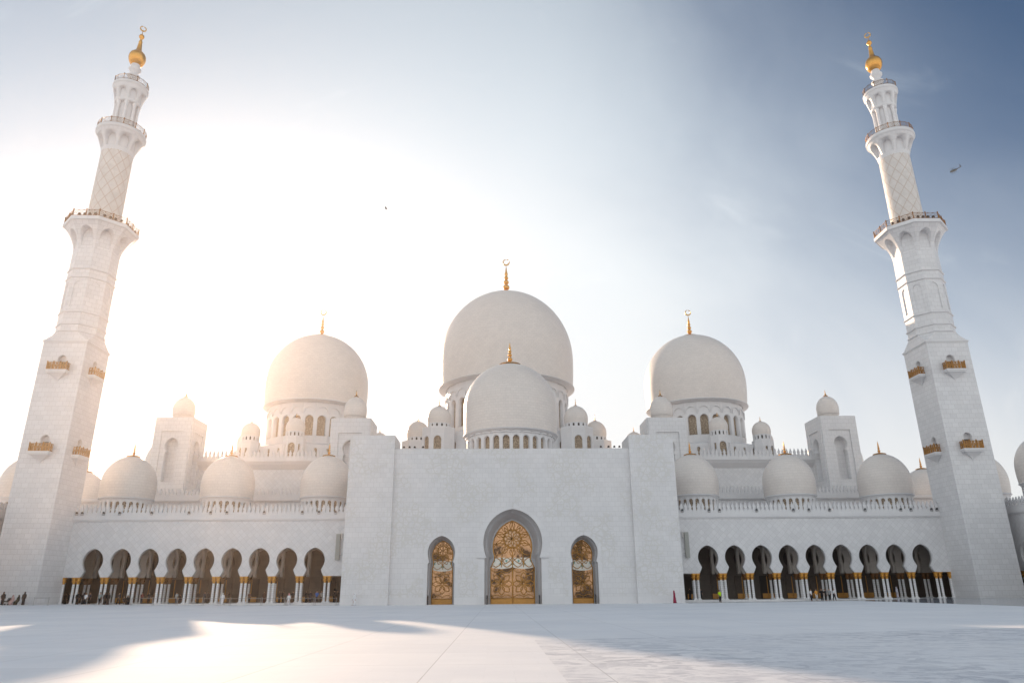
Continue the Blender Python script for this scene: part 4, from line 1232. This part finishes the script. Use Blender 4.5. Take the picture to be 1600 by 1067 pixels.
def garment(kind, pose):
    k = (kind, pose)
    if k in GARM: return GARM[k]
    b = MB(); dz = -.42 if pose == 'sit' else 0
    if kind == 'robe':
        y = .0
        if pose == 'sit':
            rings(b, [(0, -.36, .03, .30, .22), (0, -.30, .42, .30, .26), (0, -.16, .56, .27, .30), (0, .0, .62, .21, .19), (0, .01, .80, .19, .15), (0, .0, .95, .215, .145), (0, .0, 1.01, .15, .10), (0, .01, 1.07, .07, .07)])
        else:
            w = .215 if pose == 'walk' else .21; d = .27 if pose == 'walk' else .18
            rings(b, [(0, 0, .03, w, d), (0, 0, .35, w*.88, d*.86), (0, .01, .75, .205, .165), (0, .01, .95, .195, .155), (0, .01, 1.12, .175, .14), (0, 0, 1.30, .205, .155), (0, 0, 1.39, .18, .12), (0, .01, 1.45, .085, .08), (0, .01, 1.49, .07, .07)])
        sleeves(b, pose, .075)
    elif kind == 'shirt':
        rings(b, [(0, 0, .84+dz, .185, .15), (0, .005, .98+dz, .18, .148), (0, .01, 1.12+dz, .165, .135), (0, 0, 1.30+dz, .20, .155), (0, 0, 1.39+dz, .175, .115), (0, .01, 1.45+dz, .08, .075)])
        sleeves(b, pose, .062, True)
    elif kind == 'trousers':
        for s in (-1, 1):
            st = {'walk': -s*.20, 'stand': 0, 'sit': 0}[pose]
            if pose == 'sit': b.tube([(s*.085, .02, .58), (s*.1, -.2, .53), (s*.12, -.44, .51), (s*.12, -.43, .3), (s*.12, -.42, .08)], [.13, .12, .09, .075, .07], 10)
            else: b.tube([(s*.07, 0, 1.0), (s*.09, 0, .86), (s*.095, -.02+st*.55, .5), (s*.1, .03+st, .07)], [.11, .118, .085, .07], 10)
    elif kind == 'scarf':
        rings(b, [(0, .02, 1.36+dz, .20, .14), (0, .02, 1.44+dz, .13, .12), (0, .03, 1.53+dz, .112, .11), (0, .03, 1.62+dz, .122, .115), (0, .03, 1.70+dz, .105, .105), (0, .025, 1.76+dz, .06, .06), (0, .025, 1.775+dz, .01, .01)])
    elif kind == 'hair':
        rings(b, [(0, .035, 1.56+dz, .085, .07), (0, .03, 1.62+dz, .112, .10), (0, .02, 1.68+dz, .108, .105), (0, .005, 1.74+dz, .08, .085), (0, 0, 1.765+dz, .02, .02)])
    GARM[k] = b
    return b
GM = {}
def person(px, py_foot, Y, pose, outfit, label, rz=0, hgt=1.0, z=None, x=None):
    xw = at(px, py_foot, Y)[0] if x is None else x
    zz = (.43 if Y > 120.3 else gz(xw, Y)) if z is None else z
    o = bpy.data.objects.new('person', BODY[pose]); COL.objects.link(o); o.location = (xw, Y, zz); o.rotation_euler = (0, 0, rz); o.scale = (hgt, hgt, hgt)
    tag(o, label, 'person')
    for kind, c in outfit:
        k = (kind, pose, c)
        if k not in GM:
            q = garment(kind, pose).build({'robe': 'robe', 'shirt': 'shirt', 'trousers': 'trousers', 'scarf': 'headscarf', 'hair': 'hair'}[kind], clm(c), o); GM[k] = q.data
        else:
            q = bpy.data.objects.new(GM[k].name.split('.')[0], GM[k]); COL.objects.link(q); q.parent = o
    return o
BK, DK, NV, WH, GR, BR, RD = (.012, .012, .014), (.03, .03, .035), (.02, .03, .08), (.78, .78, .80), (.30, .31, .32), (.12, .07, .04), (.25, .03, .03)
HA = (.02, .014, .01)
abaya = lambda c=BK, s=None: [('robe', c), ('scarf', s or c)]
thobe = [('robe', WH), ('hair', HA)]
casual = lambda a, b_, h=HA: [('shirt', a), ('trousers', b_), ('hair', h)]
P_ = person
P_(553, 945, 114.6, 'walk', [('robe', WH), ('scarf', WH)], 'man in a long white robe walking past the left pylon', R_(-70), 1.02)
P_(1054.5, 941, 114.6, 'walk', [('robe', (.30, .03, .07)), ('scarf', (.30, .03, .07))], 'woman in a crimson robe and headscarf before the right pylon', R_(60), 1.02)
P_(1125.5, 938, 118.8, 'stand', casual((.55, .85, .02), DK), 'guard in a bright yellow high-visibility jacket by the right arcade', R_(20), 1.05)
for px, o_, lb, rz in ((1268, casual(WH, DK), 'person in white top at the left of the group near the right arcade', 40), (1276.5, casual((.72, .33, .06), (.62, .60, .58)), 'person in an orange top and pale trousers in the right group', 10), (1285, casual(BK, BK), 'person all in black beside the one in orange', -20), (1290.5, casual(DK, BK), 'person in dark clothes in the middle of the right group', 30), (1297, casual(GR, DK), 'person in a grey shirt near the right end of the group', -40), (1304, casual(WH, DK), 'person in white shirt and dark trousers at the right end of the group', 60)):
    P_(px, 935, 118.6, 'stand' if px != 1304 else 'walk', o_, lb, R_(rz), .99+.06*random.random())
for px, Y, pose, o_, lb, rz in (
    (1096, 123.2, 'stand', casual(DK, DK), 'dark figure inside the first arch right of the entrance block', 0),
    (1079, 122.6, 'stand', abaya(), 'black-robed figure at the dark gap beside the right pylon', 0),
    (1392, 123.4, 'stand', abaya(), 'black-robed figure inside the seventh arch of the right arcade', 90),
    (1404, 122.9, 'stand', [('robe', (.60, .58, .66)), ('scarf', (.60, .58, .66))], 'woman in a pale lavender robe inside the right arcade', 40),
    (102, 123, 'stand', abaya(), 'tall dark robed figure behind the single column by the left minaret', 10),
    (107, 123.4, 'stand', casual(DK, BK), 'dark figure between the first two columns of the left arcade', 10),
    (113.5, 122.6, 'stand', casual(BK, BK), 'dark figure just left of the first column pair of the left arcade', 10),
    (120.5, 120.1, 'stand', abaya(), 'woman in a long black robe before the first column pair', 20),
    (133.2, 120.0, 'stand', casual(WH, DK), 'person in a white shirt among dark figures under the first arch', 0),
    (129.5, 120.9, 'stand', abaya((.02, .022, .03)), 'dark robed figure left of the person in the white shirt', 0),
    (139, 120.9, 'stand', casual((.02, .025, .045), BK), 'dark clothed figure right of the person in the white shirt', 0),
    (155.2, 119.8, 'walk', casual((.26, .31, .31), BK), 'person in grey green shirt and black trousers under the first arch', R_(60)),
    (163.3, 120.0, 'stand', abaya(), 'left one of two black-robed women at the second column pair', 10),
    (168.6, 120.1, 'stand', abaya((.016, .015, .018)), 'right one of two black-robed women at the second column pair', -10),
    (185, 120.0, 'walk', casual((.05, .05, .055), BK), 'dark clothed person striding under the second arch', 80),
    (193.5, 120.2, 'sit', casual(DK, BK), 'dark clothed person sitting low left of the third column pair', 50),
    (199, 120.3, 'sit', abaya(), 'black-robed woman sitting low at the third column pair', 30),
    (221, 122.5, 'stand', casual((.20, .06, .05), DK), 'person in a dull red top under the third arch', 0),
    (232, 122.0, 'stand', casual(DK, BK), 'person in dark clothes in the middle of the third arch', 20),
    (240.5, 122.3, 'stand', casual((.20, .10, .05), (.06, .04, .03)), 'person in brown clothes at the right of the third arch', 20),
    (275, 121.9, 'stand', casual((.42, .44, .46), DK), 'person in a light grey shirt under the fourth arch', -20),
    (281, 122.2, 'sit', abaya((.05, .035, .03)), 'dark brown robed person sitting under the fourth arch', 0),
    (287, 122.2, 'stand', abaya((.025, .02, .02)), 'dark robed figure at the right of the fourth arch', 0),
    (308.5, 122.6, 'stand', abaya(), 'slim dark figure at the left of the fifth arch', 0),
    (319, 122.5, 'stand', casual((.08, .08, .09), BK), 'left of two dark figures in the middle of the fifth arch', 0),
    (324, 122.3, 'stand', abaya((.04, .035, .035)), 'right of two dark figures in the middle of the fifth arch', 0),
    (347.2, 119.7, 'stand', [('robe', WH), ('scarf', WH)], 'man in a white robe beside the sixth column pair', 30),
    (356, 122.6, 'stand', abaya(), 'dark figure just right of the man in white at the sixth column pair', 30),
    (389, 122.3, 'stand', casual((.13, .06, .045), DK), 'person in dark red brown at the left of the seventh arch', 0),
    (412.5, 122.3, 'stand', abaya((.05, .02, .02)), 'dark maroon figure at the right of the seventh arch', 0),
    (436, 122.2, 'stand', abaya(), 'left dark figure under the eighth arch', 0),
    (442, 122.4, 'stand', abaya((.02, .018, .018)), 'second dark figure from the left under the eighth arch', 0),
    (450.7, 119.7, 'walk', [('robe', WH), ('scarf', (.62, .28, .30))], 'man in a white robe and red checked headscarf under the eighth arch', -30),
    (457, 122.3, 'stand', casual(DK, (.10, .07, .05)), 'dark figure right of the man with the red headscarf', 0),
    (478, 122.4, 'stand', abaya(), 'left black figure under the ninth arch', 0),
    (484.5, 122.1, 'stand', abaya((.018, .02, .035)), 'dark blue robed figure under the ninth arch', 0),
    (494.5, 121.9, 'stand', casual((.05, .14, .42), DK), 'person in a bright blue top under the ninth arch', 0),
    (502, 122.2, 'stand', casual((.30, .29, .28), DK), 'person in a grey top right of the one in blue', 0),
    (506.5, 122.4, 'stand', abaya(), 'black-robed figure at the last column pair before the left pylon', 0),
    (522, 122.3, 'stand', abaya((.014, .014, .02)), 'left black figure in the gap beside the left pylon', 0),
    (527, 122.5, 'stand', abaya(), 'right black figure in the gap beside the left pylon', 0)):
    P_(px, 938, Y, pose, o_, lb, R_(rz), .97+.08*random.random())
for px, pose, o_, lb, rz in ((3.5, 'stand', abaya((.02, .02, .025)), 'dark robed figure cut by the left picture edge', 60), (18.5, 'sit', [('robe', (.55, .36, .34)), ('scarf', (.55, .36, .34))], 'person in pink sitting at the foot of the left minaret', 0), (27.5, 'sit', abaya((.03, .035, .025)), 'dark green robed person sitting at the foot of the left minaret', -20), (36, 'stand', abaya((.02, .02, .025)), 'standing dark robed figure nearest the first barrier by the left minaret', 0)):
    P_(px, 941, 113.0, pose, o_, lb, R_(rz), 1.04)
# pushchair beside the seated people
x, z = at(10.5, 940, 112.6); zg = gz(x, 112.6)
e = empty('pushchair', (x, 112.6, zg)); tag(e, 'dark pushchair beside the figures at the foot of the left minaret', 'pushchair')
b = MB(); b.prism([(-.35, .45), (.25, .4), (.4, .95), (.3, 1.0), (.1, .62), (-.35, .62)], -.22, .22); b.build('seat', M['black'], e)
b = MB()
for y in (-.24, .24): b.tube([(-.35, y, .12), (.2, y, .6), (.5, y, 1.05)], .018, 5); b.tube([(.35, y, .12), (-.1, y, .55)], .018, 5)
b.tube([(.5, -.24, 1.05), (.5, .24, 1.05)], .018, 5); b.build('frame', M['steel'], e)
for wx in (-.35, .35):
    for y in (-.24, .24):
        b = MB(); b.tube([(wx, y-.03, .12), (wx, y+.03, .12)], .12, 12); b.build('wheel', M['black'], e)

# ------------------------------------------------------------------ helicopter and bird
hx, hz = at(1493, 266, 420)
he = empty('helicopter', (hx, 420, hz)); tag(he, 'small dark helicopter flying beside the right minaret', 'helicopter')
b = MB()
st = [(-5.6, -.35, .12), (-5.0, -.3, .45), (-4.0, -.1, .85), (-2.8, .1, 1.05), (-1.0, .2, 1.1), (.4, .25, .95), (1.4, .4, .55), (3.0, .6, .32), (5.2, .85, .22), (6.0, .95, .14)]
b.tube([(x, 0, z) for x, z, r in st], [(r*.62, r*.78) for x, z, r in st], 12); bo = b.build('fuselage', simple('dark green paint', (.012, .017, .016), .35), he)
b = MB(); b.prism([(5.0, .8), (5.9, .8), (6.5, 2.6), (5.9, 2.6)], -.07, .07); b.box(4.9, 5.7, -1.1, 1.1, .75, .83); b.build('tail_fin', M['black'], he)
b = MB(); b.tube([(-1.6, 0, 1.1), (-1.6, 0, 1.9)], .14, 8)
for k in range(4):
    a = PI/4*2*k+.35
    b.tube([(-1.6, 0, 1.85), (-1.6+5.2*math.cos(a), 5.2*math.sin(a), 1.95)], [(.16, .03), (.13, .02)], 6)
b.build('rotor', M['black'], he)
b = MB(); b.tube([(6.2, .12, 2.0), (6.2, .16, 2.0)], .1, 6)
for k in range(3): b.tube([(6.2, .15, 2.0), (6.2+.85*math.cos(2.1*k), .15, 2.0+.85*math.sin(2.1*k))], [(.06, .02), (.05, .015)], 5)
b.build('tail_rotor', M['black'], he)
b = MB()
for y in (-.9, .9): b.tube([(-3.6, y, -1.35), (-.6, y, -1.35)], .07, 6); b.tube([(-2.9, y*.6, -.7), (-2.9, y, -1.35)], .05, 5); b.tube([(-1.2, y*.6, -.7), (-1.2, y, -1.35)], .05, 5)
b.build('landing_skids', M['black'], he)
b = MB(); b.tube([(-5.0, 0, -.1), (-4.2, 0, .28), (-3.4, 0, .5)], [(.3, .3), (.62, .5), (.8, .62)], 10); b.build('windscreen', M['lampglass'], he)
he.rotation_euler = (R_(0), R_(-24), R_(12))
bx_, bz_ = at(603, 326, 90)
e = empty('bird', (bx_, 90, bz_)); tag(e, 'tiny dark bird in the pale sky above the left side dome', 'bird')
b = MB(); b.tube([(-.2, 0, 0), (-.1, 0, .02), (.08, 0, .01), (.25, 0, 0)], [.02, .055, .05, .015], 7); b.build('body', M['black'], e)
for s in (-1, 1):
    b = MB(); b.poly([(-.1, s*.03, .03), (.08, s*.03, .03), (.1, s*.3, .1), (-.02, s*.5, .06), (-.08, s*.3, .11)]); b.build('wing', M['black'], e)

# ------------------------------------------------------------------ light
GAP0, GAP1, VEIL, VEIL_FILL, GLOW, GLOW_W = 8.5, 45.0, 11.1, 12.8, 1.8, 28.0
VEIL_LOW, VEIL_HIGH = (1.0, .975, .94), (.84, .94, 1.0)
HAZE, HAZE_G = .00027, .80
SUN_AZ, SUN_EL = R_(-22.3), R_(15.7)            # azimuth from +y towards -x, elevation
sd = Vector((math.sin(SUN_AZ)*math.cos(SUN_EL), math.cos(SUN_AZ)*math.cos(SUN_EL), math.sin(SUN_EL)))
su = bpy.data.lights.new('sun', 'SUN'); su.energy = 3.1; su.angle = R_(.6); su.color = (1, .73, .51)
so = bpy.data.objects.new('sun', su); COL.objects.link(so); so.rotation_euler = sd.to_track_quat('Z', 'Y').to_euler(); so.location = (0, 0, 150)
wd = bpy.data.worlds.new('World'); scene.world = wd; wd.use_nodes = True
nt = wd.node_tree; bg = nt.nodes['Background']
sky = nt.nodes.new('ShaderNodeTexSky'); sky.sky_type = 'NISHITA'; sky.sun_disc = False
sky.sun_elevation = SUN_EL; sky.sun_rotation = -SUN_AZ if False else SUN_AZ
sky.air_density = .75; sky.dust_density = .5; sky.ozone_density = 1.3; sky.altitude = 0
def wn(typ, **kw):
    n = nt.nodes.new(typ)
    for k, v in kw.items():
        if k in n.inputs: n.inputs[k].default_value = v
        else: setattr(n, k, v)
    return n
tc = wn('ShaderNodeTexCoord'); DIR = tc.outputs['Generated']
def wm(op, a, b=None, c=None):
    n = wn('ShaderNodeMath', operation=op)
    for i, v in enumerate((a, b, c)):
        if v is None: continue
        if isinstance(v, (int, float)): n.inputs[i].default_value = v
        else: nt.links.new(v, n.inputs[i])
    return n.outputs[0]
def wdot(v):
    n = wn('ShaderNodeVectorMath', operation='DOT_PRODUCT'); nt.links.new(DIR, n.inputs[0]); n.inputs[1].default_value = tuple(v); return n.outputs['Value']
def wmap(v, a, b, c, d):
    n = wn('ShaderNodeMapRange', interpolation_type='SMOOTHSTEP'); nt.links.new(v, n.inputs[0])
    for i, q in enumerate((a, b, c, d)): n.inputs[i+1].default_value = q
    return n.outputs[0]
# thin cloud: streaky cirrus over most of the sky, a clear blue gap high in the south-west
mp = wn('ShaderNodeMapping'); nt.links.new(DIR, mp.inputs[0]); mp.inputs['Scale'].default_value = (1.0, 2.4, 1.0); mp.inputs['Rotation'].default_value = (R_(15), R_(42), R_(20))
nz = wn('ShaderNodeTexNoise', Scale=1.7, Detail=9.0, Roughness=.52, Distortion=.7); nt.links.new(mp.outputs[0], nz.inputs['Vector'])
gap = Vector((.63, .45, .64)).normalized()
ang = wm('MULTIPLY', wm('ARCCOSINE', wdot(gap)), 180/PI)
ang = wm('ADD', ang, wm('MULTIPLY', wm('SUBTRACT', nz.outputs['Fac'], .5), 24.0))
cover = wmap(ang, GAP0, GAP1, .02, .92)
zen = wdot((0, 0, 1))
gap2 = wm('MULTIPLY', wm('ARCCOSINE', wdot(Vector((-.56, .56, .61)).normalized())), 180/PI)
cover = wm('MULTIPLY', cover, wmap(gap2, 0, 32, .55, 1.0))
cover = wm('MULTIPLY', cover, wmap(zen, .40, 1.0, 1.0, .3))
mp2 = wn('ShaderNodeMapping'); nt.links.new(DIR, mp2.inputs[0]); mp2.inputs['Scale'].default_value = (1.0, 4.5, 1.4); mp2.inputs['Rotation'].default_value = (R_(10), R_(48), R_(35))
nw = wn('ShaderNodeTexNoise', Scale=3.2, Detail=10.0, Roughness=.6, Distortion=1.2); nt.links.new(mp2.outputs[0], nw.inputs['Vector'])
wisp = wmap(nw.outputs['Fac'], .56, .82, 0, .15)
cover = wm('MINIMUM', wm('ADD', cover, wisp), 1.0)
sun_ang = wm('MULTIPLY', wm('ARCCOSINE', wm('MINIMUM', wdot(sd), .99999)), 180/PI)
glow = wm('EXPONENT', wm('MULTIPLY', wm('POWER', wm('MULTIPLY', sun_ang, 1/GLOW_W), 1.6), -1.0))
lum = wm('MULTIPLY', wm('ADD', wmap(wdot((0, 1, 0)), -.4, .35, VEIL_FILL, VEIL), wm('MULTIPLY', glow, GLOW)), wmap(zen, .25, .75, 1.0, .93))  # unseen veil behind the camera is added brighter to fill the shaded facade
cc = wn('ShaderNodeMix', data_type='RGBA'); nt.links.new(wmap(zen, 0.0, .6, 0, 1), cc.inputs[0]); cc.inputs[6].default_value = VEIL_LOW+(1,); cc.inputs[7].default_value = VEIL_HIGH+(1,)
vs = wn('ShaderNodeVectorMath', operation='SCALE'); nt.links.new(cc.outputs[2], vs.inputs[0]); nt.links.new(lum, vs.inputs['Scale'])
mx = wn('ShaderNodeMix', data_type='RGBA'); nt.links.new(cover, mx.inputs[0]); tint = wn('ShaderNodeVectorMath', operation='MULTIPLY'); nt.links.new(sky.outputs[0], tint.inputs[0]); tint.inputs[1].default_value = (.45, .80, 1.0); nt.links.new(tint.outputs[0], mx.inputs[6]); nt.links.new(vs.outputs[0], mx.inputs[7])
nt.links.new(mx.outputs[2], bg.inputs[0]); bg.inputs[1].default_value = .05

# ------------------------------------------------------------------ warm evening haze
b = MB(); b.box(-260, 260, -70, 330, -3, 190); hz_ = b.build('haze', bpy.data.materials.new('haze air')); hz_['kind'] = 'stuff'
hm_ = hz_.data.materials[0]; hm_.use_nodes = True; ht = hm_.node_tree
for n in list(ht.nodes):
    if n.type == 'BSDF_PRINCIPLED': ht.nodes.remove(n)
pv = ht.nodes.new('ShaderNodeVolumePrincipled'); pv.inputs['Color'].default_value = (1, .85, .75, 1); pv.inputs['Density'].default_value = HAZE; pv.inputs['Anisotropy'].default_value = HAZE_G
ht.links.new(pv.outputs[0], [n for n in ht.nodes if n.type == 'OUTPUT_MATERIAL'][0].inputs['Volume'])

# ------------------------------------------------------------------ view
scene.view_settings.view_transform = 'Standard'; scene.view_settings.look = 'None'; scene.view_settings.gamma = 1
scene.view_settings.exposure = 0.90
scene.cycles.max_bounces = 6
